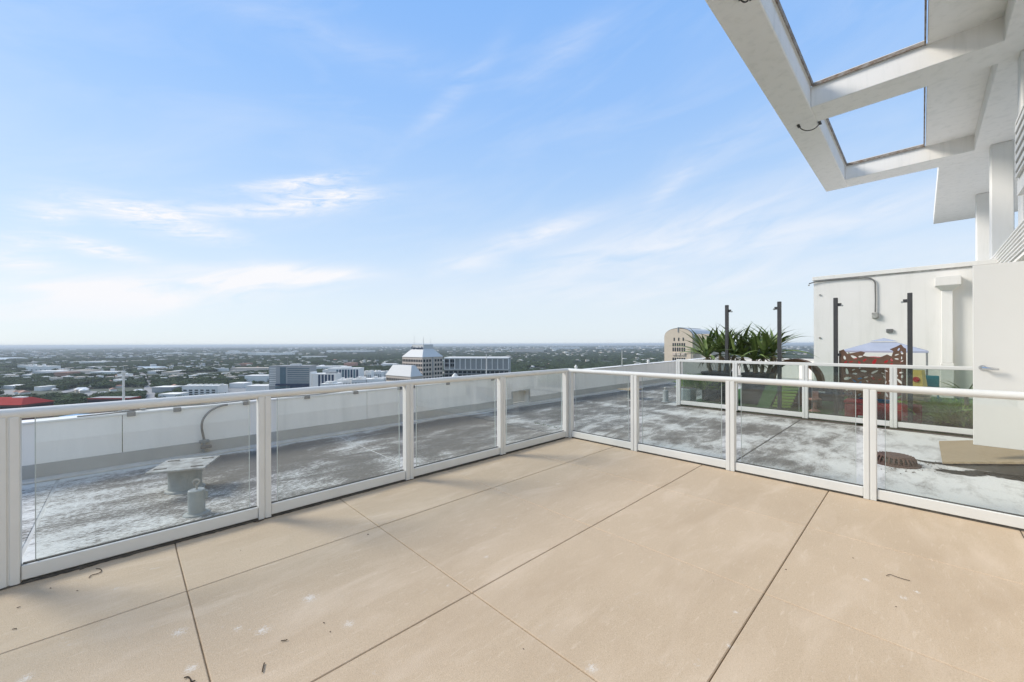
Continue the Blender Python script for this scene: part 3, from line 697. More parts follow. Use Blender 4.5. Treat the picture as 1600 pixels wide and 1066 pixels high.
outer = [(0, .40)] + [(0, up[0][1])] + up + [(Wd, up[-1][1]), (Wd, .40)]
r = random.Random(11); holes = []; cents = []
def inside(x, z):
    for i in range(len(up)-1):
        if up[i][0] <= x <= up[i+1][0]:
            t = (x-up[i][0])/max(up[i+1][0]-up[i][0], 1e-5); return z < up[i][1]*(1-t) + up[i+1][1]*t
    return z < up[0][1]
tries = 0
while len(holes) < 80 and tries < 30000:
    tries += 1
    x = r.uniform(.05, Wd-.05); z = r.uniform(.46, 1.46); a = r.uniform(0, pi); L_ = r.uniform(.028, .07) ; w_ = L_*r.uniform(.25, .5)
    if any((x-c_[0])**2 + (z-c_[1])**2 < (L_+c_[2]+.006)**2 for c_ in cents): continue
    if not all(inside(x+dx, z+dz) for dx, dz in ((L_+.012, L_+.012), (-L_-.012, L_+.012), (0, L_+.02))): continue
    if x-L_ < .02 or x+L_ > Wd-.02: continue
    pl = []
    for i in range(10):
        t = 2*pi*i/10; u_ = cos(t)*L_; v_ = sin(t)*w_*(1-.25*cos(t))
        pl.append((x + u_*cos(a)-v_*sin(a), z + u_*sin(a)+v_*cos(a)))
    holes.append(pl); cents.append((x, z, L_))
me = curve_mesh('screen', outer, holes, .012); me.materials.append(M['corten'])
scn = empty('rust_screen', (PXX, ya, 0), label='rust brown laser-cut leaf screen between two charcoal posts', cat='screen')
o = link('panel', me, scn); o.matrix_local = Matrix(((0, 0, 1, 0), (-1, 0, 0, 0), (0, 1, 0, 0), (0, 0, 0, 1)))
for z in (.44, 1.2): MB().box(-.02, .02, -.02, .05, z, z+.05).build('bracket', M['black'], scn)

# plants -------------------------------------------------------------
M['leaf'] = pmat('strap_leaf', (.07, .13, .03), (.24, .29, .10), 5, .45, rand=.35, spec=.5)
M['leafdry'] = pmat('dry_leaf', (.30, .24, .15), (.20, .16, .10), 5, .8, rand=.25)
M['bush'] = pmat('bush_leaf', (.16, .28, .04), (.32, .44, .10), 9, .7, rand=.3)
M['planter'] = pmat('charcoal_planter', (.055, .055, .06), (.085, .083, .085), 2, .55, .1, 60)
M['pot'] = pmat('pale_blue_pot', (.32, .38, .40), (.24, .29, .30), 4, .6)
def leafmesh(L, W, bend, seed, mat):
    r = random.Random(seed); n = 7; vs = []; fs = []
    a = 0; x = z = 0
    for i in range(n+1):
        t = i/n; ww = W * (sin(pi*min(t*1.05+.08, 1))**.6) * (1-t*.25) if i < n else .002
        vs += [(x, -ww/2, z + ww*.18), (x, 0, z), (x, ww/2, z+ww*.18)]
        a = -bend * t**1.5; x += cos(a)*L/n; z += sin(a)*L/n
    for i in range(n):
        for k in (0, 1): fs.append((3*i+k, 3*i+k+1, 3*i+k+4, 3*i+k+3))
    me = bpy.data.meshes.new('leaf'); me.from_pydata(vs, [], fs); me.materials.append(mat); me.shade_smooth(); return me
lm = [leafmesh(.80, .074, .5 + .25*k, k, M['leaf']) for k in range(4)]; ld = [leafmesh(.62, .05, 1.6+.3*k, k+9, M['leafdry']) for k in range(2)]
def palm(p, label, seed, n=60, s=1.0):
    r = random.Random(seed); e = empty('strap_leaf_plant', p, label=label, cat='plant', group='strap leaf plants in planters')
    heads = [(r.uniform(-.3, .3), -.36+.18*k_, r.uniform(.0, .25)) for k_ in range(5)]
    tr = MB()
    for h in heads: tr.tube([(h[0]*.3, h[1]*.3, -.5), (h[0]*.7, h[1]*.7, -.2), h], [.045, .04, .03], 8)
    tr.build('stem', M['leafdry'], e, smooth=True)
    for i in range(n):
        h = heads[i % 5]; az_ = r.uniform(0, 2*pi); t = (i/n); el_ = RD(8 + 72*r.random()**.8)
        o = link('leaf', lm[r.randrange(4)], e, h); o.rotation_euler = (r.uniform(-.4, .4), -el_, az_); k = s*r.uniform(.75, 1.12); o.scale = (k, k*r.uniform(.8, 1.2), k)
    for i in range(54):
        h = heads[i % 5]; o = link('dead_leaf', ld[i % 2], e, (h[0], h[1], h[2]-.05)); o.rotation_euler = (r.uniform(-.5, .5), -RD(r.uniform(-45, 15)), r.uniform(0, 6.3)); k = r.uniform(.5, .9); o.scale = (k, k, k)
    return e
p1 = onx(1122, 560, 10.75); p2 = onx(1184, 560, 10.9)
palm((p1.x, p1.y, .98), 'spiky strap-leaved plant in the left planter, in front of the domed tower', 5, 125, 1.17)
palm((p2.x, p2.y, 1.0), 'spiky strap-leaved plant in the right planter, between the two left posts', 8, 125, 1.17)
def planter(p, w, h, lab):
    e = empty('planter', (p.x, p.y, .012), label=lab, cat='planter', group='charcoal planters')
    b = MB().box(-w/2, w/2, -w/2, w/2, 0, h-.06, bev=.01).build('box', M['planter'], e)
    MB().box(-w/2-.02, w/2+.02, -w/2-.02, w/2+.02, h-.059, h, bev=.008).build('rim', M['planter'], e)
planter(p1, .58, .74, 'tall charcoal planter behind the left pane of the tinted railing')
planter(p2, .54, .74, 'tall charcoal planter behind the second pane of the tinted railing')
# trailing bush and pot at left end
def bush(name, p, rx, ry, h, n, seed, label, mat, blade=.16, fine=True):
    r = random.Random(seed); b = MB()
    for i in range(n):
        u_, v_ = r.gauss(0, .42), r.gauss(0, .42); base = Vector((u_*rx, v_*ry, r.uniform(0, h*.5)))
        d = Vector((u_*1.1 + r.uniform(-.6, .6), v_*1.1 + r.uniform(-.6, .6), r.uniform(.3, 1.5))).normalized(); L = blade*r.uniform(.6, 1.3)
        s = d.cross(Vector((r.uniform(-1, 1), r.uniform(-1, 1), .3))).normalized()*L*.045
        m_ = base + d*L*.6; t_ = base + d*L + Vector((d.x, d.y, -.5))*L*.25
        b.add([base-s, base+s, m_+s, m_-s, t_], [(0, 1, 2, 3), (3, 2, 4)])
    o = b.build(name, mat, label=label, cat='shrub'); o.location = p; return o
pb1 = onx(1090, 600, 10.5)
bush('trailing_shrub', (pb1.x, pb1.y, .30), .38, .42, .55, 2600, 3, 'light green feathery shrub behind the leftmost tinted pane', M['bush'], .13)
pp = onx(1073, 610, 9.85); e = empty('flower_pot', (pp.x, pp.y, .012), label='pale blue-grey pot under the feathery shrub', cat='pot')
MB().box(-.17, .17, -.17, .17, 0, .36, bev=.02).build('pot', M['pot'], e); MB().box(-.15, .15, -.15, .15, .36, .37).build('soil', M['grime'], e)
pb2 = onx(1508, 630, 10.75)
bush('sedge_bush', (pb2.x, pb2.y, .02), .50, .65, .40, 7000, 4, 'low arching sedge bush on the turf behind the right tinted pane', M['bush'], .24)
pb3 = onx(1510, 610, 10.5)
e = empty('yucca_plant', (pb3.x, pb3.y, .55), label='spiky leaves rising over the sedge bush next to the door', cat='plant')
r = random.Random(9)
for i in range(16):
    o = link('leaf', lm[i % 3], e, (0, 0, 0)); o.rotation_euler = (r.uniform(-.3, .3), -RD(r.uniform(15, 60)), r.uniform(0, 6.3)); o.scale = (.7, .35, .7)
MB().cyl((0, 0, -.53), (0, 0, 0), .03, .025, 8).build('stem', M['leafdry'], e)

# toys ---------------------------------------------------------------
def plastic(n, c, r=.4): return pmat(n, c, tuple(x*.85 for x in c), 3, r, rand=0)
M['red'] = plastic('red_plastic', (.50, .03, .035)); M['lime'] = plastic('lime_plastic', (.32, .48, .09)); M['brownp'] = plastic('brown_plastic', (.22, .11, .055), .55)
M['blue'] = plastic('blue_plastic', (.04, .27, .55)); M['tan'] = plastic('tan_plastic', (.50, .40, .25)); M['tent'] = pmat('blue_grey_fabric', (.40, .44, .54), (.34, .38, .48), 3, .8)
M['redfab'] = pmat('red_fabric', (.42, .035, .035), (.30, .025, .025), 4, .8); M['teal'] = plastic('teal_plastic', (.03, .22, .27)); M['pink'] = plastic('pink_plastic', (.5, .27, .22)); M['yellow'] = plastic('yellow_plastic', (.70, .55, .16))
M['dgreen'] = plastic('green_plastic', (.09, .20, .06))
# wooden arch play climber
pa_ = onx(1243, 600, 11.3); e = empty('play_arch', (pa_.x, pa_.y, .012), label='round brown arch of the toy climber left of the white block', cat='play arch')
n = 26; R1, R0 = .53, .43; vs = []; fs = []
for i in range(n+1):
    a = -.15*pi + 1.3*pi*i/n
    for x_ in (-.17, .17):
        for R_ in (R0, R1): vs.append((x_, cos(a)*R_, .55 + sin(a)*R_))
for i in range(n):
    b = 4*i
    fs += [(b, b+1, b+5, b+4), (b+2, b+6, b+7, b+3), (b+1, b+3, b+7, b+5), (b, b+4, b+6, b+2)]
fs += [(0, 2, 3, 1), (4*n, 4*n+1, 4*n+3, 4*n+2)]
MB().add(vs, fs).build('arch', M['brownp'], e, smooth=True)
for y in (-.42, .42): MB().box(-.17, .17, y-.05, y+.05, 0, .42, bev=.01).build('leg', M['brownp'], e)
MB().box(.1, .14, -.36, .36, 0, .45, bev=.01).build('back_panel', M['brownp'], e)
# lime slide steps
ps = onx(1212, 640, 10.55); e = empty('toy_slide', (ps.x, ps.y, .012), RD(12), label='lime green plastic slide with ridged ramp behind the tinted glass', cat='slide')
MB().add([(-.16, .36, 0), (-.16, .12, 0), (.14, -.10, .50), (.14, .18, .50), (-.10, .36, 0), (-.10, .12, 0), (.2, -.10, .50), (.2, .18, .50)], [(0,1,2,3), (7,6,5,4), (0,4,5,1), (1,5,6,2), (2,6,7,3), (3,7,4,0)]).build('side_panel', M['dgreen'], e)
for k in range(8):
    t = k/8; MB().box(-.2+.3*t, -.14+.3*t, -.28-.2*t, .06-.2*t, .02+.5*t, .07+.5*t, bev=.008).build('step', M['lime'], e)
MB().box(.16, .5, -.5, .2, .49, .53, bev=.01).build('platform', M['dgreen'], e)
# play table
pt = onx(1288, 612, 11.2); e = empty('play_table', (pt.x, pt.y, .012), label='play table with a lime green top in front of the white block', cat='table')
MB().box(-.3, .3, -.36, .36, .47, .53, bev=.015).build('tabletop', M['lime'], e)
MB().box(-.26, .26, -.32, .32, .18, .465, bev=.01).build('body', M['planter'], e)
for x, y in ((-.24, -.3), (.24, -.3), (-.24, .3), (.24, .3)): MB().box(x-.03, x+.03, y-.03, y+.03, 0, .18).build('leg', M['planter'], e)
MB().box(-.268, -.262, -.05, .08, .36, .39).build('label_plate', M['white'], e)
pt = onx(1273, 640, 10.5); e = empty('toy_stool', (pt.x, pt.y, .012), label='small pinkish stool behind the glass, beside the play table', cat='stool')
MB().lathe([(.11, 0), (.09, .02), (.035, .05), (.03, .2), (.09, .23), (.12, .25), (.12, .27)], n=16).build('pedestal', M['pink'], e, smooth=True)
MB().box(.06, .09, -.06, .06, .27, .42, bev=.01).build('backrest', M['pink'], e)
# red chest
pr_ = onx(1345, 650, 9.95); e = empty('toy_chest', (pr_.x, pr_.y, .012), label='bright red toy chest with a white label, below the rust screen', cat='chest')
MB().box(-.17, .17, -.22, .22, 0, .30, bev=.02).build('body', M['red'], e); MB().box(-.185, .185, -.235, .235, .305, .37, bev=.02).build('lid', M['red'], e)
MB().box(-.177, -.171, -.09, .03, .06, .10).build('label_plate', M['white'], e)
pr_ = onx(1388, 640, 10.45); e = empty('toy_bench', (pr_.x, pr_.y, .012), label='dark red toy bench carrying a blue tray, right of the red chest', cat='bench')
MB().box(-.2, .2, -.45, .45, .0, .30, bev=.015).build('body', M['redfab'], e); MB().box(-.17, .17, -.1, .42, .305, .37, bev=.02).build('tray', M['blue'], e)
# playhouse with red roof
pq = onx(1362, 600, 11.9); e = empty('playhouse', (pq.x, pq.y, .012), label='toy playhouse with a red roof seen through the rust screen', cat='playhouse')
MB().box(-.5, .5, -.36, .36, 0, .95, bev=.02).build('wall', M['white'], e)
rf_ = MB(); n = 10; vs = []
for i in range(n+1):
    a = pi*i/n; vs += [(-.55, cos(a)*.5, .96 + sin(a)*.17), (.55, cos(a)*.5, .96 + sin(a)*.17)]
rf_.add(vs, [(2*i, 2*i+1, 2*i+3, 2*i+2) for i in range(n)] + [tuple(range(0, 2*n+2, 2)), tuple(range(1, 2*n+2, 2))[::-1], (0, 2*n, 2*n+1, 1)]); rf_.build('roof', M['red'], e, smooth=True)
MB().box(-.515, -.502, -.2, .02, .0, .72).build('door', M['redfab'], e); MB().box(-.515, -.502, .1, .28, .4, .7).build('window', M['blue'], e)
# canopy tent
pz = onx(1381, 545, 13.1); e = empty('shade_tent', (pz.x, pz.y, .012), label='small blue-grey pop-up shade tent against the white block wall', cat='tent')
ze = onx(1381, 549.5, 12.4).z; za = onx(1381, 529, 13.1).z; w = .74
tp = MB(); c4 = [(-w, -w), (w, -w), (w, w), (-w, w)]
vs = [(x, y, ze) for x, y in c4] + [(x*.28, y*.28, za-.10) for x, y in c4]; tp.add(vs, [(i, (i+1) % 4, 4+(i+1) % 4, 4+i) for i in range(4)])
tp.build('roof', M['tent'], e)
vs = [(x*.33, y*.33, za-.08) for x, y in c4] + [(0, 0, za)]; MB().add(vs, [(i, (i+1) % 4, 4) for i in range(4)]).build('roof_cap', M['tent'], e)
for i in range(4):
    a, b = c4[i], c4[(i+1) % 4]; MB().box(*sorted((a[0], b[0]+ (.004 if a[0] == b[0] else 0))), *sorted((a[1], b[1]+(.004 if a[1] == b[1] else 0))), ze-.035, ze-.001).build('valance', M['tent'], e)
for x, y in c4: MB().cyl((x*.97, y*.97, 0), (x*.97, y*.97, ze-.001), .013, n=8).build('leg', M['galv'], e)
# toy kitchen tower
pk = onx(1435, 637, 11.0); e = empty('toy_kitchen', (pk.x, pk.y, .012), RD(-20), label='beige toy kitchen tower with a yellow and red top, right of the screen', cat='toy')
for k in range(5): MB().box(-.13, .13, -.14, .14, k*.085, k*.085+.08, bev=.015).build('block', M['tan'], e)
MB().box(-.14, .14, -.15, .15, .43, .60, bev=.01).build('counter', M['tan'], e)
MB().add([(-.09, -.1, .6), (.09, -.1, .6), (.09, .1, .6), (-.09, .1, .6), (-.06, -.07, .92), (.06, -.07, .92), (.06, .07, .92), (-.06, .07, .92)], [(0,1,2,3), (7,6,5,4), (0,4,5,1), (1,5,6,2), (2,6,7,3), (3,7,4,0)]).build('tower', M['yellow'], e)
MB().cyl((-.10, 0, .74), (-.06, 0, .74), .05, n=14).build('dial', M['red'], e)
pk = onx(1452, 600, 11.6); e = empty('toy_chair', (pk.x, pk.y, .012), label='teal toy chair behind the beige toy kitchen', cat='chair')
MB().box(-.14, .14, -.14, .14, .5, .54, bev=.01).build('seat', M['teal'], e); MB().box(.1, .14, -.14, .14, .545, .78, bev=.01).build('backrest', M['teal'], e)
for x, y in ((-.12, -.12), (.12, -.12), (-.12, .12), (.12, .12)): MB().cyl((x, y, 0), (x, y, .5), .013, n=8).build('leg', M['teal'], e)

# ------------------------------------------------------------------ twigs and leaf bits on the terrace
r = random.Random(21)
def twig(pts, rad, label):
    P_ = [onz(px, py, .0035) for px, py in pts]; c_ = P_[0].copy()
    dense = bez(P_, 12) if len(P_) > 2 else P_
    o = MB().tube([p - c_ + Vector((0, 0, r.uniform(0, .002))) for p in dense], rad*.75, 5).build('twig', M['twig'], smooth=True, label=label, cat='twig', group='dry twigs on the terrace')
    o.location = c_
twig([(139, 903), (146, 892), (156, 905), (168, 886), (150, 889)], .003, 'curly dry tendril on the tan floor beside the left railing')
twig([(124, 891), (135, 887), (144, 884)], .0022, 'faint straight twig beside the left railing, just above the curly one')
twig([(288, 1060), (296, 1052), (304, 1068), (291, 1066), (305, 1064)], .0035, 'looped dark twig at the bottom edge of the picture')
twig([(410, 1050), (411, 1043), (413, 1036)], .0035, 'short upright-looking twig at the bottom, right of the looped one')
twig([(439, 1002), (444, 1001), (449, 1000)], .003, 'tiny dash of twig on the slab left of the pale stain')
twig([(396, 816), (404, 817), (412, 812), (416, 809)], .0035, 'brown tendril at the foot of the second post of the left railing')
twig([(1385, 900), (1391, 894), (1395, 902), (1408, 904), (1422, 908)], .0022, 'thin curled stalk in the middle of the right-hand slab')
twig([(19, 984), (23, 982), (26, 983)], .0025, 'tiny bit of twig at the lower left')
twig([(26, 950), (32, 948)], .0025, 'short pale twig at the left edge of the floor')
twig([(1592, 826), (1597, 836), (1600, 841)], .003, 'dark twig under the right railing at the picture edge')
for k, (px, py, lab) in enumerate(((376, 860, 'dark leaf crumb on the slab below the second left post'), (79, 919, 'dark leaf crumb near the left edge of the floor'), (121, 923, 'small leaf crumb right of the darker one near the left edge'),
        (506, 973, 'round dark crumb left of the long joint'), (516, 987, 'small dark crumb under the round one'), (818, 1014, 'dark crumb on the front middle slab'), (1115, 908, 'dark crumb just left of the right joint'),
        (1228, 890, 'dark crumb just right of the right joint'), (1333, 872, 'flat crumb on the right slab'), (916, 727, 'dark crumb near the railing corner'), (1400, 948, 'dark crumb on the front right slab'), (575, 835, 'tiny crumb by the joint crossing'))):
    p = onz(px, py, .002); s = r.uniform(.004, .008)
    b = MB().add([(-s, 0, 0), (0, -s*.6, 0), (s*1.2, 0, 0), (0, s*.5, 0), (0, 0, s*.5)], [(0,1,4), (1,2,4), (2,3,4), (3,0,4), (3,2,1,0)]).build('leaf_crumb', M['twig'], label=lab, cat='leaf crumb', group='crumbs on the terrace')
    b.location = p; b.rotation_euler = (0, 0, r.random()*6)
# weeds in the seam beyond the corner
wd = MB()
for px, py in [(835+r.random()*45, 0) for _ in range(46)]:
    p = onz(px, 661 + (px-833)*.21 + r.gauss(0, .5), ZR); h = r.uniform(.008, .035); a = r.random()*6.3
    wd.add([(p.x-.006, p.y, ZR), (p.x+.006, p.y, ZR), (p.x+cos(a)*h*.7, p.y+sin(a)*h*.7, ZR+h)], [(0, 1, 2)])
wd.build('seam_weeds', M['weed'], kind='stuff', label='tiny green weeds growing in the roof seam beyond the railing corner', cat='weeds')
#CITY
# ------------------------------------------------------------------ city and land
G = -106.0
def land_extra(t, out, src):
    a = nnoise(t, src, .004, detail=8, rough=.7); b = nnoise(t, src, .03, detail=4)
    f = nmath(t, 'MULTIPLY', nmath(t, 'SUBTRACT', nmath(t, 'ADD', nmath(t, 'MULTIPLY', a, .5), nmath(t, 'MULTIPLY', b, .5)), .60, clamp=True), 9, clamp=True)
    return nmix(t, nmath(t, 'MULTIPLY', f, .55), out, (.26, .26, .24))
M['land'] = pmat('land', (.040, .055, .032), (.075, .085, .050), .012, .95, coords='World', extra=land_extra)
M['water'] = pmat('lake_water', (.42, .50, .54), (.38, .46, .50), .01, .25, coords='World', spec=.5)
M['road'] = pmat('road', (.30, .29, .28), (.24, .235, .23), .05, .9, coords='World')
M['lot'] = pmat('parking_lot', (.30, .295, .28), (.20, .20, .19), .06, .9, coords='World')
M['bw'] = pmat('building_white', (.86, .82, .75), (.76, .72, .65), .05, .8, coords='World', rand=.1)
M['bb'] = pmat('building_beige', (.62, .53, .43), (.55, .47, .38), .05, .8, coords='World', rand=.12)
M['bg'] = pmat('building_grey', (.42, .41, .385), (.36, .35, .33), .05, .8, coords='World', rand=.12)
M['brick'] = pmat('building_brick', (.19, .085, .065), (.15, .07, .055), .2, .85, coords='World')
M['redroof'] = pmat('red_metal_roof', (.40, .055, .045), (.34, .045, .04), .2, .9, spec=.05, coords='World')
M['terra'] = pmat('terracotta_roof', (.42, .22, .15), (.34, .18, .12), .2, .8, coords='World')
M['win'] = pmat('dark_window', (.03, .035, .04), (.05, .055, .06), .3, .15, coords='World')
M['glz'] = pmat('teal_glazing', (.13, .20, .22), (.09, .14, .16), .1, .15, coords='World')
M['navy'] = pmat('navy_glazing', (.035, .05, .09), (.05, .07, .11), .1, .2, coords='World')
M['metalroof'] = pmat('pale_metal_roof', (.66, .64, .60), (.58, .57, .54), .4, .7, coords='World', stretch=(1, 1, 6))
M['pinkst'] = pmat('pinkish_stone', (.62, .52, .43), (.56, .47, .39), .4, .85, coords='World')
M['creamst'] = pmat('cream_stone', (.66, .56, .43), (.60, .50, .39), .4, .85, coords='World')
M['conc'] = pmat('grey_concrete', (.40, .385, .36), (.33, .32, .30), .4, .85, coords='World')

gm = MB(); Rg = 60000
gm.add([(-Rg, -Rg, G), (Rg, -Rg, G), (Rg, Rg, G), (-Rg, Rg, G)], [(0, 1, 2, 3)])
gm.build('ground', M['land'], kind='structure')
def zone(px):
    for lim, z in ((90, 'above the red-roofed brick office at the left edge'), (185, 'left of the tall white rod'), (245, 'between the white rod and the street'), (345, 'right of the street, around the white garage'),
                   (425, 'just left of the glass office'), (500, 'behind the glass office'), (620, 'above the white apartment blocks'), (700, 'around the twin hipped towers'), (810, 'above the long concrete block'),
                   (890, 'between the concrete block and the railing corner'), (965, 'just right of the railing corner'), (1060, 'left of the domed tower')):
        if px < lim: return z
    return 'between the palms and the white block'
def gp(px, py): return onz(px, py, G)
from mathutils import noise as mnoise
excl_s = []
excl = []                                  # (x, y, r) where no tree grows
def flat(name, pix, z, mat, w=None):
    P_ = [onz(a, b, G) for a, b in pix]; o = MB().add([(p.x, p.y, G+z) for p in P_], [tuple(range(len(P_)))]).build(name, mat, kind='structure')
    return o
def inpoly(x, y, poly):
    c_ = False; n = len(poly); j_ = n-1
    for i in range(n):
        xi, yi = poly[i]; xj, yj = poly[j_]
        if (yi > y) != (yj > y) and x < (xj-xi)*(y-yi)/(yj-yi+1e-9)+xi: c_ = not c_
        j_ = i
    return c_
clear = []                                 # pixel-derived ground polygons kept free of trees
def area(name, pix, z, mat):
    flat(name, pix, z, mat); clear.append([(onz(a, b, G).x, onz(a, b, G).y) for a, b in pix])
area('lake', [(-60, 564), (-40, 559.5), (10, 558.6), (46, 559), (44, 561), (20, 561.5), (5, 563.3)], .5, M['water'])
area('lake', [(203, 575), (212, 573), (238, 572.4), (262, 572.8), (262, 575), (253, 578), (232, 579)], .5, M['water'])
area('lake', [(280, 575.5), (290, 572.5), (318, 571.2), (346, 570.2), (347, 572), (316, 574), (292, 576.5)], .5, M['water'])
area('lake', [(1215, 548.6), (1240, 547.2), (1300, 546.8), (1300, 548.4), (1240, 549)], .5, M['water'])
area('street', [(222, 640), (248, 640), (239, 600), (231, 588), (221, 581.5), (215, 582), (222, 590), (226, 600)], .6, M['road'])
area('street', [(40, 583), (180, 581), (215, 582.5), (215, 584), (180, 583.5), (60, 585.5)], .6, M['road'])
area('street', [(95, 612), (130, 604), (160, 597), (162, 594), (166, 587), (169, 587), (166, 598), (140, 606), (100, 615)], .6, M['road'])
area('parking_lot', [(118, 622), (140, 611), (152, 612), (140, 628)], .6, M['lot'])
area('parking_lot', [(0, 622), (0, 611), (20, 609), (30, 612), (20, 620)], .6, M['lot'])
area('parking_lot', [(350, 618), (352, 607), (380, 603), (425, 600), (440, 640), (350, 650)], .6, M['lot'])
area('street', [(360, 578.5), (460, 574.5), (560, 572), (640, 568), (640, 570), (560, 575), (460, 578), (370, 580)], .6, M['road'])
area('parking_lot', [(430, 650), (430, 612), (640, 590), (760, 590), (760, 640)], .6, M['lot'])

def base(px, d, z): p = atd(px, 540, d); return Vector((p.x, p.y, z))
def zat(px, py, d): return atd(px, py, d).z
# generic block: px0..px1 and top/bottom rows of the photo at forward distance d
def block(name, px0, px1, ytop, d, depth, mat, label, cat='building', group=None, rot=0, roof=None, floors=0, wmat=None, zb=None, hroof=0, cols=0):
    c0, c1 = base(px0, d, G), base(px1, d, G); mid = (c0+c1)/2; W = (c1-c0).length; zt = zat((px0+px1)/2, ytop, d)
    zb = G if zb is None else zb
    hgt = max(zt - zb, 4)
    e = empty(name, (mid.x, mid.y, zb), YAW - pi/2 + rot, label=label, cat=cat, group=group)   # local +y away, x right
    MB().box(-W/2, W/2, 0, depth, 0, hgt-.6).build('wall', mat, e)
    MB().box(-W/2-.3, W/2+.3, -.3, depth+.3, hgt-.599, hgt).build('roof', roof or M['bw'], e)
    for k in range(floors):
        z = hgt*(k+.35)/(floors+.2)
        if cols:
            wm_ = MB().box(-W/cols*.33, W/cols*.33, -.25, -.01, 0, hgt/(floors+.2)*.5).mesh('window', wmat or M['win'])
            for j_ in range(cols): link('window', wm_, e, (-W/2 + W*(j_+.5)/cols, 0, z))
        else: MB().box(-W/2+1, W/2-1, -.25, -.01, z, z+hgt/(floors+.2)*.45).build('window_band', wmat or M['win'], e)
    excl.append((mid.x + vf.x*depth/2, mid.y + vf.y*depth/2, max(W, depth)*.55))
    tc_ = mid - Vector((0, 0, mid.z)); u_ = tc_.normalized(); sd = Vector((u_.y, -u_.x, 0))*W*.5; fr_ = tc_ - u_*min(tc_.length*.07, 240)
    clear.append([(q.x, q.y) for q in (tc_ - sd, tc_ + sd, fr_ + sd*.93, fr_ - sd*.93)])
    return e, W, hgt

# --- glass office
d = 760; e, W, hg = block('glass_office', 431, 484, 571.5, d, 26, M['bg'], 'grey and teal glass office slab, left of the navy striped block', zb=G, roof=M['bg'])
for k in range(11):
    z = hg - 3 - (k+1)*3.6
    MB().box(-W/2+22, W/2-1, -.3, -.01, z, z+1.5).build('window_band', M['glz'], e)
MB().box(-W/2+8, -W/2+19, -.5, -.02, hg-46, hg-3).build('glass_panel', M['glz'], e)
for k in range(6): MB().box(-W/2+1, W/2-30, -5, -.02, 6+k*4, 8.2+k*4).build('balcony_band', M['glz'], e)
MB().box(-W/2+1, W/2-1, -4, -.03, 30, 33.2).build('dark_band', M['navy'], e)
MB().box(-2, W/2-1, -6, -.04, 4, 29.9).build('podium', M['navy'], e)
MB().box(-W/2-17, -W/2-.01, 6, 30, 0, hg-1).build('side_wing', M['bg'], e)
for k in range(10): MB().box(-W/2-16, -W/2-1, 5.7, 5.99, hg-6-k*3.6, hg-4.3-k*3.6).build('window_band', M['bw'], e)
MB().box(-10, 8, 8, 18, hg, hg+3).build('plant_room', M['bw'], e)
MB().cyl((-W/2+18, 8, hg), (-W/2+18, 8, hg+16), .35, .2, 6).build('mast', M['bg'], e)
# --- navy striped block
e, W, hg = block('striped_block', 487, 524, 584, 740, 24, M['bw'], 'white apartment block with navy vertical stripes, right of the glass office')
MB().box(-W/2-3, -W/2-.01, -2, 20, 0, hg+3).build('wall_fin', M['bw'], e)
for k in range(5): MB().box(-W/2+12+k*6.2, -W/2+16+k*6.2, -.4, -.02, 4, hg-2).build('glazed_bay', M['navy'], e)
for x0 in (2, 12): MB().box(x0, x0+8, 4, 14, hg, hg+2.5).build('plant_room', M['bg'], e)
e, W, hg = block('grey_block', 512, 562, 575.5, 830, 24, M['bw'], 'pale apartment block with blue-grey bays behind the navy striped one')
for k in range(8): MB().box(-W/2+18+k*5.9, -W/2+21.8+k*5.9, -.4, -.02, 4, hg-3).build('glazed_bay', M['navy'] if k % 2 else M['glz'], e)
MB().box(-W/2-9, -W/2-.01, -4, 16, 0, hg-3).build('side_wing', M['bw'], e)
MB().box(-8, 10, 6, 16, hg, hg+3).build('plant_room', M['bw'], e)
# low white apartments
r = random.Random(31)
for k, (a, b, y, dd) in enumerate(((526, 548, 594, 700), (549, 572, 593, 690), (573, 598, 592.5, 690), (598, 612, 591, 700), (566, 580, 582, 860), (581, 596, 581, 880), (597, 612, 582.5, 900), (500, 524, 600, 660))):
    e, W, hg = block('white_apartments', a, b, y, dd, 30, M['bw'], ['white low apartment block left of the small hipped tower, front row', 'white low apartment block, front row, second from the striped block', 'white low apartment block, front row, third from the striped block', 'white low apartment block in front of the hipped tower roof',
        'white stepped apartments behind the front row, left one', 'white stepped apartments behind the front row, middle one', 'white stepped apartments behind the front row, right one', 'white low block at the foot of the striped block'][k], floors=3, wmat=M['bg'], cols=5, group='white apartment blocks')
    for q in range(4):
        x = r.uniform(-W/2+3, W/2-6); MB().box(x, x+r.uniform(3, 6), r.uniform(2, 8), r.uniform(12, 20), hg, hg+r.uniform(1.5, 4)).build('roof_unit', M['bw'], e)
block('brick_shop', 546, 563, 607.5, 560, 20, M['terra'], 'small orange brick building seen under the handrail', roof=M['terra'], floors=1, wmat=M['brick'])

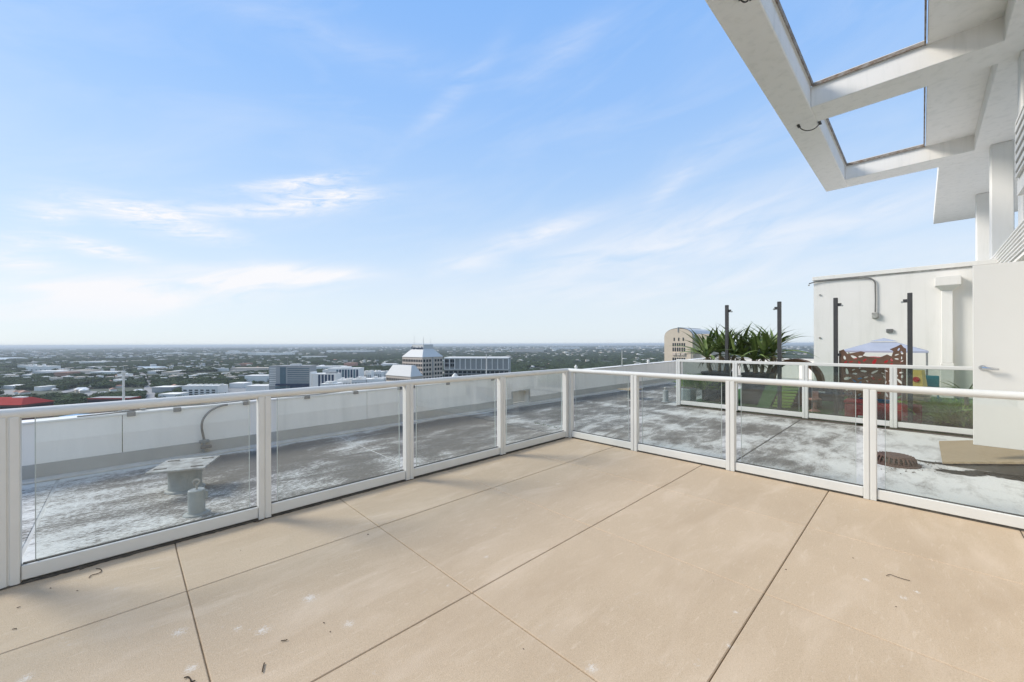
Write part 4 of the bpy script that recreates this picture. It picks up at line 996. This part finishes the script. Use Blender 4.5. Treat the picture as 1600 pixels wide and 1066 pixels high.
# --- twin hipped towers
def hip_tower(name, pxl, pxc, pxr, y_eave, y_rt, pxt0, pxt1, d, wl, wr, label, rows, fl_h=4.0, sign=False, nl=12, nr=7):
    # square plan turned so that a corner faces the camera
    c_ = base(pxc, d, 0); ze = zat(pxc, y_eave, d); zt = zat(pxc, y_rt, d)
    # corner at c_, left face runs to pxl, right face to pxr
    al = RD(38)                                        # angle of the left face against the view plane
    dl = (-vr*cos(al) + vf*sin(al)); drr = (vr*sin(al) + vf*cos(al))
    # lengths so that the far ends project to pxl / pxr
    def solve(dirv, px):
        k = (px-800)/F; # (c + t dir).R / (c + t dir).F = k
        return (k*c_.dot(vf) - c_.dot(vr)) / (dirv.dot(vr) - k*dirv.dot(vf))
    Ll, Lr = solve(dl, pxl), solve(drr, pxr)
    e = empty(name, (c_.x, c_.y, G), label=label, cat='tower')
    def pt(u, v, z): q = dl*u + drr*v; return (q.x, q.y, z-G)
    hb = ze - G
    MB().add([pt(0, 0, G), pt(Ll, 0, G), pt(Ll, Lr, G), pt(0, Lr, G), pt(0, 0, ze), pt(Ll, 0, ze), pt(Ll, Lr, ze), pt(0, Lr, ze)],
             [(0,1,5,4), (1,2,6,5), (2,3,7,6), (3,0,4,7), (4,5,6,7), (3,2,1,0)]).build('wall', M['pinkst'], e)
    o_ = .4; i0 = .22*min(Ll, Lr) + 1.5
    zk = zt - (zt-ze)*.30 if sign else zt
    A = [pt(-o_, -o_, ze+.01), pt(Ll+o_, -o_, ze+.01), pt(Ll+o_, Lr+o_, ze+.01), pt(-o_, Lr+o_, ze+.01)]
    B = [pt(i0, i0, zk), pt(Ll-i0, i0, zk), pt(Ll-i0, Lr-i0, zk), pt(i0, Lr-i0, zk)]
    fs = [(0,1,5,4), (1,2,6,5), (2,3,7,6), (3,0,4,7), (4,5,6,7)]
    MB().add(A+B, fs).build('roof', M['metalroof'], e)
    if sign:
        B2 = [pt(i0-.5, i0-.5, zk-.5), pt(Ll-i0+.5, i0-.5, zk-.5), pt(Ll-i0+.5, Lr-i0+.5, zk-.5), pt(i0-.5, Lr-i0+.5, zk-.5)]
        C_ = [(x, y, zt-G) for x, y, z in B2]
        MB().add(B2+C_, fs).build('parapet', M['metalroof'], e)
        fc = bpy.data.curves.new('lettering', 'FONT'); fc.body = 'Fairwinds'; fc.size = 4.4; fc.align_x = 'CENTER'; fc.extrude = .15; fc.offset = .05
        fo = bpy.data.objects.new('lettering', fc); COL.objects.link(fo); dg = bpy.context.evaluated_depsgraph_get(); fm = bpy.data.meshes.new_from_object(fo.evaluated_get(dg)); bpy.data.objects.remove(fo)
        fm.materials.append(M['navy']); s_ = link('sign_lettering', fm, e)
        cx = dl*(Ll/2) + drr*(i0-.9); xd = -dl; nd = -drr
        s_.matrix_local = Matrix(((xd.x, 0, nd.x, cx.x), (xd.y, 0, nd.y, cx.y), (0, 1, 0, zt-G-4.9), (0, 0, 0, 1)))
        rr = random.Random(1)
        for u, v in ((i0+1, i0+1), (Ll-i0-1, i0+1), (Ll*.45, Lr*.5), (i0+1, Lr-i0-1)):
            q = dl*u + drr*v; MB().cyl((q.x, q.y, zt-G), (q.x, q.y, zt-G+rr.uniform(5, 9)), .12, .06, 5).build('mast', M['bg'], e)
    # windows
    def face(dirv, out, L_, n, w_):
        a_ = -out*.0
        bm_ = MB()
        hw = w_/2; p = [dirv*(-hw), dirv*hw]; dpt = out*.25
        vs = [(q.x, q.y, z) for z in (0, fl_h*.55) for q in p] + [((q+dpt).x, (q+dpt).y, z) for z in (0, fl_h*.55) for q in p]
        bm_.add(vs, [(0,1,3,2), (4,6,7,5), (0,4,5,1), (2,3,7,6), (0,2,6,4), (1,5,7,3)])
        wm_ = bm_.mesh('window', M['win'])
        for k in range(rows):
            z = hb - 4.3 - k*fl_h
            for j_ in range(n):
                if n == 7 and j_ == 3 and k < 3: continue
                q = dirv*(L_*(j_+.6)/(n+.2)); link('window', wm_, e, (q.x, q.y, z))
    face(dl, -drr, Ll, nl, Ll/nl*.5); face(drr, -dl, Lr, nr, Lr/nr*.55)
    m_ = c_ + dl*Ll/2 + drr*Lr/2; excl.append((m_.x, m_.y, Ll))
    if sign:
        q0 = drr*(Lr*3.5/7.2); MB().add([pt(-.35, Lr*.475, G), pt(-.35, Lr*.515, G), pt(-.35, Lr*.515, ze), pt(-.35, Lr*.475, ze), pt(0, Lr*.475, G), pt(0, Lr*.515, G), pt(0, Lr*.515, ze), pt(0, Lr*.475, ze)],
            [(0,1,2,3), (0,3,7,4), (1,5,6,2), (3,2,6,7)]).build('groove', M['conc'], e)
    return e
hip_tower('hipped_tower', 628.5, 660, 691.5, 558.5, 538.5, 641, 678, 356, 25, 30, 'tall pinkish tower with pale hipped roof and a sign, centre of the skyline', 11, 4.0, True)
hip_tower('hipped_tower', 603, 641.5, 660, 589, 572, 621, 643, 330, 25, 20, 'lower pinkish tower with pale hipped roof, left of the tall one', 5, 4.0, False, 12, 5)

# --- unfinished concrete block to the right
d = 430; x0, x1 = 693, 795
e, W, hg = block('concrete_block', x0, x1, 558.5, d, 22, M['conc'], 'long grey concrete building with a white frame along its top, right of the tall tower', roof=M['bw'], rot=RD(-6))
hf = 12.6
MB().box(-W/2, W/2, -1.2, -.02, hg-1.6, hg-.61).build('frame_beam', M['bw'], e)
for k in range(13):
    x = -W/2 + W*k/12; MB().box(x-.45, x+.45, -1.2, -.02, hg-hf, hg-1.61).build('frame_column', M['bw'], e)
MB().box(-W/2, W/2, -1.25, -.02, hg-hf-.8, hg-hf-.01).build('frame_sill', M['bw'], e)
for k in (0, 1):
    for z in (hg-5.4, hg-10): 
        for j_ in (0, 1): MB().box(-W/2+1+k*5.8+j_*2.4, -W/2+2.9+k*5.8+j_*2.4, -.4, -.02, z, z+3).build('window', M['win'], e)
for k in range(3, 12): MB().box(-W/2+W*k/12+.6, -W/2+W*(k+1)/12-.6, -.3, -.02, hg-hf+.4, hg-2).build('screen_panel', M['conc'], e)
for k in range(6):
    z = hg-hf-4.6-k*3.9
    for j_ in range(14): MB().box(-W/2+W*(j_+.12)/14, -W/2+W*(j_+.88)/14, -.3, -.02, z, z+2.5).build('window', M['win'], e)
    MB().box(-W/2, W/2, -.9, -.02, z-1.1, z-.5).build('floor_edge', M['bg'], e)

# --- domed tower at the right
d = 240; c0 = base(1038, d, 0); 
ea = RD(0)
zs = zat(1040, 528, d); zp = zat(1060, 514, d)
dx = (base(1080, d, 0) - c0); Wt = dx.length
kx = (1082-800)/F; Wt = (kx*c0.dot(vf) - c0.dot(vr)) / (-vr.y + kx*vf.y)
dm = empty('domed_tower', (c0.x, c0.y, G), -pi/2, label='cream tower with a barrel-vaulted roof behind the left planter', cat='tower')
hw = zs - G; hp = zp - G; n = 20; D_ = 34
pf = [(0, 0), (Wt, 0)] + [(Wt/2 + cos(pi*i/n)*Wt/2, hw + sin(pi*i/n)**.8*(hp-hw)) for i in range(n+1)]
vs = [(x, 0, z) for x, z in pf] + [(x, D_, z) for x, z in pf]; k = len(pf)
MB().add(vs, [tuple(range(k))[::-1], tuple(range(k, 2*k))] + [(i, (i+1) % k, k+(i+1) % k, k+i) for i in range(k)]).build('wall', M['creamst'], dm)
rf2 = MB(); pf2 = [(Wt/2 + cos(pi*i/n)*(Wt/2+.3), hw + sin(pi*i/n)**.8*(hp-hw+.3)) for i in range(n+1)]
vs = [(x, .6, z) for x, z in pf2] + [(x, D_, z) for x, z in pf2]; k = n+1
rf2.add(vs, [(i, i+1, k+i+1, k+i) for i in range(n)]); rf2.build('vault_roof', M['metalroof'], dm, smooth=True)
MB().box(Wt/2-.15, Wt/2+.15, -.3, D_, hp+.3, hp+.7).build('ridge', M['bg'], dm); MB().box(Wt/2-.2, Wt/2+.2, -.35, 0, hp-2.2, hp+.7).build('ridge_drop', M['bg'], dm)
mpx = Wt/42
def wz(y): return zat(1055, y, d) - G
for cx in (15.3, 22, 28.7):
    MB().box(cx*mpx-.35, cx*mpx+.35, -.1, -.01, wz(533), wz(528)).build('slot_window', M['win'], dm)
    for s in (-1.6, 1.6):
        MB().box((cx+s-1)*mpx, (cx+s+1)*mpx, -.1, -.01, wz(541), wz(536.2)).build('window', M['win'], dm); MB().box((cx+s-1)*mpx, (cx+s+1)*mpx, -.1, -.01, wz(549), wz(543)).build('window', M['win'], dm)
        MB().box((cx+s-1.1)*mpx, (cx+s+1.1)*mpx, -.1, -.01, wz(568), wz(558.5)).build('window', M['win'], dm)
    MB().box((cx-2.6)*mpx, (cx+2.6)*mpx, -.6, -.01, wz(555), wz(551)).build('balcony', M['pinkst'], dm)
MB().box(Wt+.01, Wt+9, 3, D_, 0, wz(523)).build('side_wing', M['creamst'], dm)
MB().box(Wt-2.5, Wt-.8, -.3, -.01, wz(575), wz(545)).build('pier', M['creamst'], dm)

# --- red roofed brick office, left
def hip_office(px0, px1, y_ridge, y_eave, d, depth, label, n=7):
    c0, c1 = base(px0, d, G), base(px1, d, G); mid = (c0+c1)/2; W = (c1-c0).length; ze = zat(px1, y_eave, d)-G; zr = zat(px1, y_ridge, d+12)-G
    e = empty('brick_office', (mid.x, mid.y, G), YAW - pi/2, label=label, cat='office')
    MB().box(-W/2, W/2, 0, depth, 0, ze).build('wall', M['brick'], e)
    i_ = 12; o_ = 1.2
    MB().add([(-W/2-o_, -o_, ze+.01), (W/2+o_, -o_, ze+.01), (W/2+o_, depth+o_, ze+.01), (-W/2-o_, depth+o_, ze+.01), (-W/2+i_, i_, zr), (W/2-i_, i_, zr), (W/2-i_, depth-i_, zr), (-W/2+i_, depth-i_, zr)],
        [(0,1,5,4), (1,2,6,5), (2,3,7,6), (3,0,4,7), (4,5,6,7), (3,2,1,0)]).build('roof', M['redroof'], e)
    MB().box(W/2-i_-16, W/2-i_-3, i_+1.5, depth-i_-1.5, zr+.01, zr+.9).build('roof_well', M['bw'], e)
    for k in range(n): MB().box(-W/2+1, W/2-1, -.3, -.02, ze-4-k*4, ze-2.2-k*4).box(W/2+.02, W/2+.3, 1, depth-1, ze-4-k*4, ze-2.2-k*4).build('window_band', M['win'], e)
    excl.append((mid.x + vf.x*depth/2, mid.y+vf.y*depth/2, W*.62)); return e
hip_office(-75, 33, 622, 633, 470, 33, 'dark brick office with a bright red hipped roof at the left edge')
e, W, hg = block('brick_office', 136, 202, 622.5, 520, 16, M['brick'], 'flat brick office edged in red, right of the red hipped roof', roof=M['redroof'], floors=6)
MB().box(-W/2+2, W/2-2, 1.5, 15, hg+.01, hg+.5).build('roof_deck', M['bg'], e)
# pool-like blue canopy seen below the rail
block('blue_shed', 92, 132, 651, 460, 18, M['bw'], 'low building with blue-white roof seen under the handrail at left', roof=M['blue'])

# --- individually placed low buildings: (px0, px1, ytop, ground row, material, label)
LB = [
 (40, 75, 572.5, 580, 'bw', 'white hall among trees at the far left, with small towers'),
 (27, 44, 571, 574.5, 'bw', 'flat white roof just left of the hall with small towers'),
 (50, 95, 580, 584, 'bw', 'long pale row in front of the hall with small towers'),
 (30, 50, 585.5, 589, 'bw', 'short white roof at the left, below the pale row'),
 (84, 105, 582, 589, 'terra', 'terracotta-topped wing right of the pale row'),
 (107, 139, 578.8, 583, 'bb', 'long beige building with a terracotta end, left of the white rod'),
 (141, 180, 581, 584, 'bw', 'long thin pale building right of the beige one'),
 (128, 160, 565, 568, 'bw', 'far pale roofs above the beige long building'),
 (134, 148, 573, 576, 'bg', 'small grey building above the long thin pale one'),
 (106, 116, 565.5, 568, 'bw', 'tiny white roof far left of centre lake'),
 (0, 23, 603, 608, 'bw', 'white roof strip at the left edge above the red roof'),
 (53, 64, 604.5, 611, 'bw', 'small pale house behind the red hipped roof'),
 (229, 244, 580, 584.5, 'bw', 'white building below the middle lake'),
 (252, 265, 581.5, 585.5, 'bb', 'beige building right of the white one below the lake'),
 (268, 279, 579.5, 583.5, 'bw', 'white arched hall right of the middle lake'),
 (253, 290, 551.3, 553.5, 'bw', 'long white warehouse far beyond the middle lake'),
 (316, 329, 552, 554, 'bw', 'short white warehouse right of the long one'),
 (240, 247, 558, 560, 'bw', 'tiny white building above the middle lake, upper one'),
 (240, 252, 561.5, 564, 'bg', 'tiny grey building above the middle lake, lower one'),
 (387, 416, 550.5, 555.5, 'bw', 'large white hangar on the horizon left of the glass office'),
 (352, 384, 550.5, 553.2, 'bw', 'row of far white sheds left of the large hangar'),
 (374, 384, 568, 573, 'terra', 'orange-yellow building above the long beige strip'),
 (360, 418, 575, 579, 'bb', 'long beige strip of buildings left of the glass office'),
 (306, 310, 584.5, 590, 'bw', 'slim white tower block standing in the woods'),
 (382, 417, 587, 597, 'bw', 'white flat-roofed hall just left of the glass office'),
 (358, 380, 599, 607, 'bw', 'white stepped building left of the parking lot'),
 (384, 416, 603, 618, 'bw', 'wide white low building touching the handrail, left of the glass office'),
 (284, 340, 603, 620, 'bw', 'white parking garage with dark openings, above the left handrail'),
 (237, 268, 605, 614, 'bg', 'grey arched-roof hall right of the street'),
 (247, 276, 616, 626, 'bw', 'low white roof below the grey arched hall'),
 (487, 535, 572.5, 577, 'bw', 'pale long building behind the striped block'),
 (537, 553, 567.5, 573, 'terra', 'orange-roofed building behind the pale apartment block'),
 (595, 618, 568.5, 572, 'bw', 'pale building left of the tall tower'),
 (510, 584, 547.8, 550.5, 'bw', 'long white warehouse on the horizon above the pale apartments'),
 (471, 507, 556.8, 559, 'bw', 'white warehouse above the glass office, nearer than the horizon row'),
 (400, 456, 551.5, 555.5, 'bw', 'white industrial sheds above the glass office'),
 (932, 990, 543.4, 545.2, 'bw', 'long white sheds on the horizon right of the railing corner'),
 (992, 1036, 543.2, 544.8, 'bw', 'white sheds on the horizon left of the domed tower'),
 (936, 940.5, 539.2, 543, 'bw', 'tiny white tower breaking the horizon line'),
 (860, 906, 542.8, 545.8, 'bw', 'bright white warehouse above the railing corner'),
 (800, 850, 545, 550.5, 'bb', 'pale industrial cluster right of the concrete block'),
]
for k, (a, b, yt, yb, mt, lab) in enumerate(LB):
    hy_ = 537.6 - ROLL*((a+b)/2-800)
    dd = (H-G)*F/(yb - hy_)
    e, W, hg = block('low_building', a, b, yt, dd, min(60, (dd*.02)+14), M[mt], lab, roof=M['bw'] if mt in ('bw', 'bg') else M['terra'] if mt == 'terra' else M['bb'])
    if k == 27:
        for q in range(3): 
            for j_ in range(6): MB().box(-W/2+3+j_*W/6.3, -W/2+1+(j_+1)*W/6.3-3, -.4, -.02, 3+q*4.5, 5.6+q*4.5).build('opening', M['win'], e)
        for q in range(7): MB().box(-W/2+4+q*11, -W/2+9+q*11, 8, 16, hg, hg+2.4).build('roof_unit', M['bw'], e)
    if k == 0:
        for x in (-W*.18, W*.22): MB().box(x-4, x+4, 4, 12, hg, hg+9).build('tower', M['bw'], e)
        for j_ in range(5): MB().box(-W/2+4+j_*W/5, -W/2+10+j_*W/5, -.5, -.02, 2, 8).build('window', M['bg'], e)

# --- scattered far white roofs (horizon clusters): copies of three meshes, nothing tells them apart
r = random.Random(77)
fm = [MB().box(-20, 20, -12, 12, 0, 12).mesh('warehouse', M['bw']), MB().box(-32, 32, -16, 16, 0, 13).box(-12, 4, -6, 6, 13, 16).mesh('warehouse', M['bw']), MB().box(-14, 14, -20, 20, 0, 14).mesh('warehouse', M['bb'])]
clusters = [(700, 800, 542, 551, 60), (790, 905, 542, 549, 55), (355, 425, 549, 556, 26), (640, 700, 543, 547, 8), (230, 350, 544, 556, 22), (940, 1035, 542, 547, 22), (20, 200, 547, 562, 18), (400, 640, 545, 556, 24), (880, 1035, 552, 575, 14), (1200, 1272, 541, 552, 14), (60, 420, 580, 600, 16)]
nw = 0
for a, b, y0_, y1_, n in clusters:
    for _ in range(n):
        px = r.uniform(a, b); py = r.uniform(y0_, y1_); p = gp(px, py)
        if any(inpoly(p.x, p.y, q) for q in clear): continue
        o = link('warehouse', fm[r.randrange(3)], None, p, YAW + r.choice((0, pi/2, .4, -.3)) + pi/2); dd = p.length; k = max(dd/5000, .15)**.5
        o.scale = (k*r.uniform(.6, 1.5), k*r.uniform(.6, 1.3), r.uniform(.8, 1.4)*max(k, .8)); nw += 1
        tag(o, 'pale flat-roofed warehouse far off, ' + zone(px), 'warehouse', 'far warehouses ' + zone(px))
        excl.append((p.x, p.y, 34*k)); q_ = p - Vector((p.x, p.y, 0)).normalized()*50*k; excl.append((q_.x, q_.y, 30*k))
# --- houses between the trees
hm = []
for k, (wmt, rmt) in enumerate((('bw', 'bg'), ('bb', 'bw'), ('bw', 'terra'), ('bb', 'bg'))):
    b = MB(); b.box(-7, 7, -5, 5, 0, 4.5); b.cur = 1
    b.add([(-7.8, -5.8, 4.5), (7.8, -5.8, 4.5), (7.8, 5.8, 4.5), (-7.8, 5.8, 4.5), (-4, 0, 7.5), (4, 0, 7.5)], [(0,1,5,4), (1,2,5), (2,3,4,5), (3,0,4), (3,2,1,0)])
    hm.append(b.mesh('house', [M[wmt], M[rmt]]))
nh = 0
for _ in range(2000):
    if nh >= 290: break
    px = r.uniform(-20, 1040); py = 556 + 64*r.random()**1.2
    if px > 430 and py > 575 and px < 800: continue
    p = gp(px, py)
    if any((p.x-x)**2+(p.y-y)**2 < (q+14)**2 for x, y, q in excl): continue
    if any(inpoly(p.x, p.y, q) for q in clear): continue
    o = link('house', hm[r.randrange(4)], None, p, r.choice((.2, 1.77)) + r.uniform(-.1, .1)); k = r.uniform(.8, 1.5); o.scale = (k, k, k*.9)
    tag(o, 'small pale house half hidden among trees, ' + zone(px), 'house', 'houses ' + zone(px)); excl.append((p.x, p.y, 10*k)); q_ = p - Vector((p.x, p.y, 0)).normalized()*18*k; excl.append((q_.x, q_.y, 8*k)); nh += 1

# --- many more roofs too small to pick apart, one mesh
sr = MB()
for _ in range(3600):
    px = r.uniform(-20, 1290); y_ = 541 + 55*r.random()**1.5; p = gp(px, y_)
    if mnoise.noise(Vector((p.x, p.y, 3))*.0011) < -.02: continue
    if any(inpoly(p.x, p.y, q) for q in clear): continue
    dd = p.length; k = max(dd/2200, .6)**.55; a_ = r.uniform(5, 12)*k; b_ = r.uniform(4, 8)*k; an = r.choice((0, pi/2))+r.uniform(-.15, .15)
    Mx = Matrix.Translation((p.x, p.y, G)) @ Matrix.Rotation(an, 4, 'Z'); sr.cur = r.randrange(3); sr.box(-a_, a_, -b_, b_, 0, r.uniform(5, 8)*max(k, 1.1)*1.35, M=Mx)
    excl_s.append((p.x, p.y, max(a_, b_)*1.15)); u_ = Vector((p.x, p.y, 0)).normalized()*max(a_, b_)*1.5; excl_s.append((p.x-u_.x, p.y-u_.y, max(a_, b_)))
sr.build('distant_roofs', [M['bw'], M['bb'], M['bg']], kind='stuff', label='countless small pale roofs scattered through the wooded suburb', cat='roofs')
# --- trees
M['tree'] = pmat('tree_foliage', (.036, .058, .024), (.115, .14, .055), .12, .9, rand=.5, spec=.1)
def tree_mesh(seed, squash, nl=9):
    r = random.Random(seed); b = MB()
    b.cyl((0, 0, 0), (0, 0, .55), .035, .02, 5, False)
    lobes = [(Vector((0, 0, .6*squash)), .36)] + [(Vector((cos(a)*.26*r.uniform(.6, 1.3), sin(a)*.26*r.uniform(.6, 1.3), r.uniform(.42, .8)*squash)), r.uniform(.16, .27)) for a in [6.28*i/nl + r.random()*.5 for i in range(nl)]]
    for c_, R_ in lobes:                       # leaf clumps: small tilted faces spread over each lobe's volume
        for i in range(26):
            d_ = Vector((r.gauss(0, 1), r.gauss(0, 1), r.gauss(0, 1)+.25)).normalized(); p = c_ + d_*R_*r.uniform(.72, 1.05); n_ = (d_ + Vector((r.uniform(-.5, .5), r.uniform(-.5, .5), r.uniform(-.3, .6)))).normalized()
            t1 = n_.orthogonal().normalized(); t2 = n_.cross(t1); a = r.random()*6; u_ = (t1*cos(a)+t2*sin(a)); v_ = n_.cross(u_); s = r.uniform(.05, .10)
            b.add([p+u_*s, p+v_*s*.8, p-u_*s*.9, p-v_*s], [(0, 1, 2, 3)])
    me = bpy.data.meshes.new('tree'); me.from_pydata(b.v, [], b.f); me.materials.append(M['tree']); return me
tm = [tree_mesh(k, (1, 1.15, .85, 1, .9)[k]) for k in range(5)]
cells = {}
for x, y, q in excl + excl_s:
    for i in range(int((x-q)//60), int((x+q)//60)+1):
        for j_ in range(int((y-q)//60), int((y+q)//60)+1): cells.setdefault((i, j_), []).append((x, y, q))
def free(p, pad=0):
    for x, y, q in cells.get((int(p.x//60), int(p.y//60)), ()):
        if (p.x-x)**2 + (p.y-y)**2 < (q+pad)**2: return False
    return not any(inpoly(p.x, p.y, q) for q in clear)
from mathutils import noise as mnoise
pts = []
A0, A1 = YAW + RD(55), YAW - RD(40)
grid = {}
def scatter(R0, R1, n, smin, smax, dens):
    c_ = 0
    for _ in range(n):
        R_ = sqrt(r.uniform(R0*R0, R1*R1)); a = r.uniform(A1, A0); p = Vector((cos(a)*R_, sin(a)*R_, G))
        nz = mnoise.noise(Vector((p.x, p.y, 0))*.0035) + .5*mnoise.noise(Vector((p.x, p.y, 7))*.012)
        if nz < dens: continue
        if R_ < 7000 and not free(p): continue
        pts.append((p, r.uniform(smin, smax))); c_ += 1
    return c_
scatter(300, 900, 10000, 10, 19, -.24)
scatter(900, 2000, 26000, 10, 20, -.22)
scatter(2000, 4500, 26000, 16, 30, -.28)
scatter(4500, 16000, 26000, 40, 85, -.30)
# the 300 nearest that the camera sees above the parapet are trees of their own
def vis(p):
    f_ = p.dot(vf); px = 800 + F*p.dot(vr)/f_; py = 537.6 + F*(H-p.z-8)/f_
    return f_ > 0 and -5 < px < 1060 and py < 648 - max(px, 0)*.073 and not (430 < px < 800 and py > 590)
cand = sorted([i for i, (p, s) in enumerate(pts) if p.length < 2200 and vis(p)], key=lambda i: pts[i][0].length - 0)[:298]
cs = set(cand)
for i in cand:
    p, s = pts[i]; o = link('tree', tm[i % 5], None, p, r.random()*6.3); o.scale = (s*1.15, s*1.15, min(s*.8, 14))
    zz = zone(800 + F*p.dot(vr)/p.dot(vf)); tag(o, 'dark green broadleaf tree in the suburb, ' + zz, 'tree', 'near trees ' + zz)
sp = [(p, s) for i, (p, s) in enumerate(pts) if i not in cs]
me = bpy.data.meshes.new('woods'); me.from_pydata([tuple(p) for p, s in sp], [], [])
at = me.attributes.new('sc', 'FLOAT', 'POINT'); at.data.foreach_set('value', [s for p, s in sp])
at = me.attributes.new('rt', 'FLOAT', 'POINT'); at.data.foreach_set('value', [r.random()*6.3 for _ in sp])
at = me.attributes.new('ix', 'INT', 'POINT'); at.data.foreach_set('value', [r.randrange(5) for _ in sp])
wd_ = link('woods', me); tag(wd_, 'dark green woods covering the plain out to the horizon', 'woods', kind='stuff')
ng = bpy.data.node_groups.new('tree_scatter', 'GeometryNodeTree')
ng.interface.new_socket('Geometry', in_out='INPUT', socket_type='NodeSocketGeometry'); ng.interface.new_socket('Geometry', in_out='OUTPUT', socket_type='NodeSocketGeometry')
N = ng.nodes.new; gi = N('NodeGroupInput'); go = N('NodeGroupOutput'); ip = N('GeometryNodeInstanceOnPoints'); g2 = N('GeometryNodeGeometryToInstance')
protos = {}
for i in cand:
    protos.setdefault(i % 5, None)
seen = {}
for o in list(COL.objects):
    if o.name.startswith('tree') and o.data in tm and o.data.name not in seen: seen[o.data.name] = o
for k in range(5):
    oi = N('GeometryNodeObjectInfo'); oi.inputs['Object'].default_value = seen[tm[k].name]; ng.links.new(oi.outputs['Geometry'], g2.inputs[0])
def nattr(nm, ty):
    a = N('GeometryNodeInputNamedAttribute'); a.data_type = ty; a.inputs['Name'].default_value = nm; return [o_ for o_ in a.outputs if o_.enabled][0]
cx_ = N('ShaderNodeCombineXYZ'); ng.links.new(nattr('rt', 'FLOAT'), cx_.inputs[2])
sx_ = N('ShaderNodeCombineXYZ'); sa = nattr('sc', 'FLOAT'); m1 = N('ShaderNodeMath'); m1.operation = 'MULTIPLY'; m1.inputs[1].default_value = .8; m2_ = N('ShaderNodeMath'); m2_.operation = 'MINIMUM'; m2_.inputs[1].default_value = 12
mw = N('ShaderNodeMath'); mw.operation = 'MULTIPLY'; mw.inputs[1].default_value = 1.15
ng.links.new(sa, m1.inputs[0]); ng.links.new(m1.outputs[0], m2_.inputs[0]); ng.links.new(sa, mw.inputs[0])
ng.links.new(mw.outputs[0], sx_.inputs[0]); ng.links.new(mw.outputs[0], sx_.inputs[1]); ng.links.new(m2_.outputs[0], sx_.inputs[2])
ng.links.new(gi.outputs[0], ip.inputs['Points']); ng.links.new(g2.outputs[0], ip.inputs['Instance']); ip.inputs['Pick Instance'].default_value = True
ng.links.new(nattr('ix', 'INT'), ip.inputs['Instance Index']); ng.links.new(cx_.outputs[0], ip.inputs['Rotation']); ng.links.new(sx_.outputs[0], ip.inputs['Scale'])
ng.links.new(ip.outputs[0], go.inputs[0])
md = wd_.modifiers.new('scatter', 'NODES'); md.node_group = ng

# --- tower body under the roof terrace and haze
MB().box(-7, 30, -14, 7.1, G, -.62).build('tower_body', M['white'], label='white body of the tower under the roof terrace', cat='building')
hzm = bpy.data.materials.new('haze'); hzm.use_nodes = True; t = hzm.node_tree; t.nodes.clear()
pv = t.nodes.new('ShaderNodeVolumePrincipled'); pv.inputs['Density'].default_value = 6.5e-5; pv.inputs['Color'].default_value = (.76, .83, .89, 1); pv.inputs['Anisotropy'].default_value = .1
oo = t.nodes.new('ShaderNodeOutputMaterial'); t.links.new(pv.outputs[0], oo.inputs['Volume'])
MB().box(-58000, 58000, -58000, 58000, G-1, 14).build('haze', hzm, kind='stuff', label='pale blue haze over the plain', cat='haze')
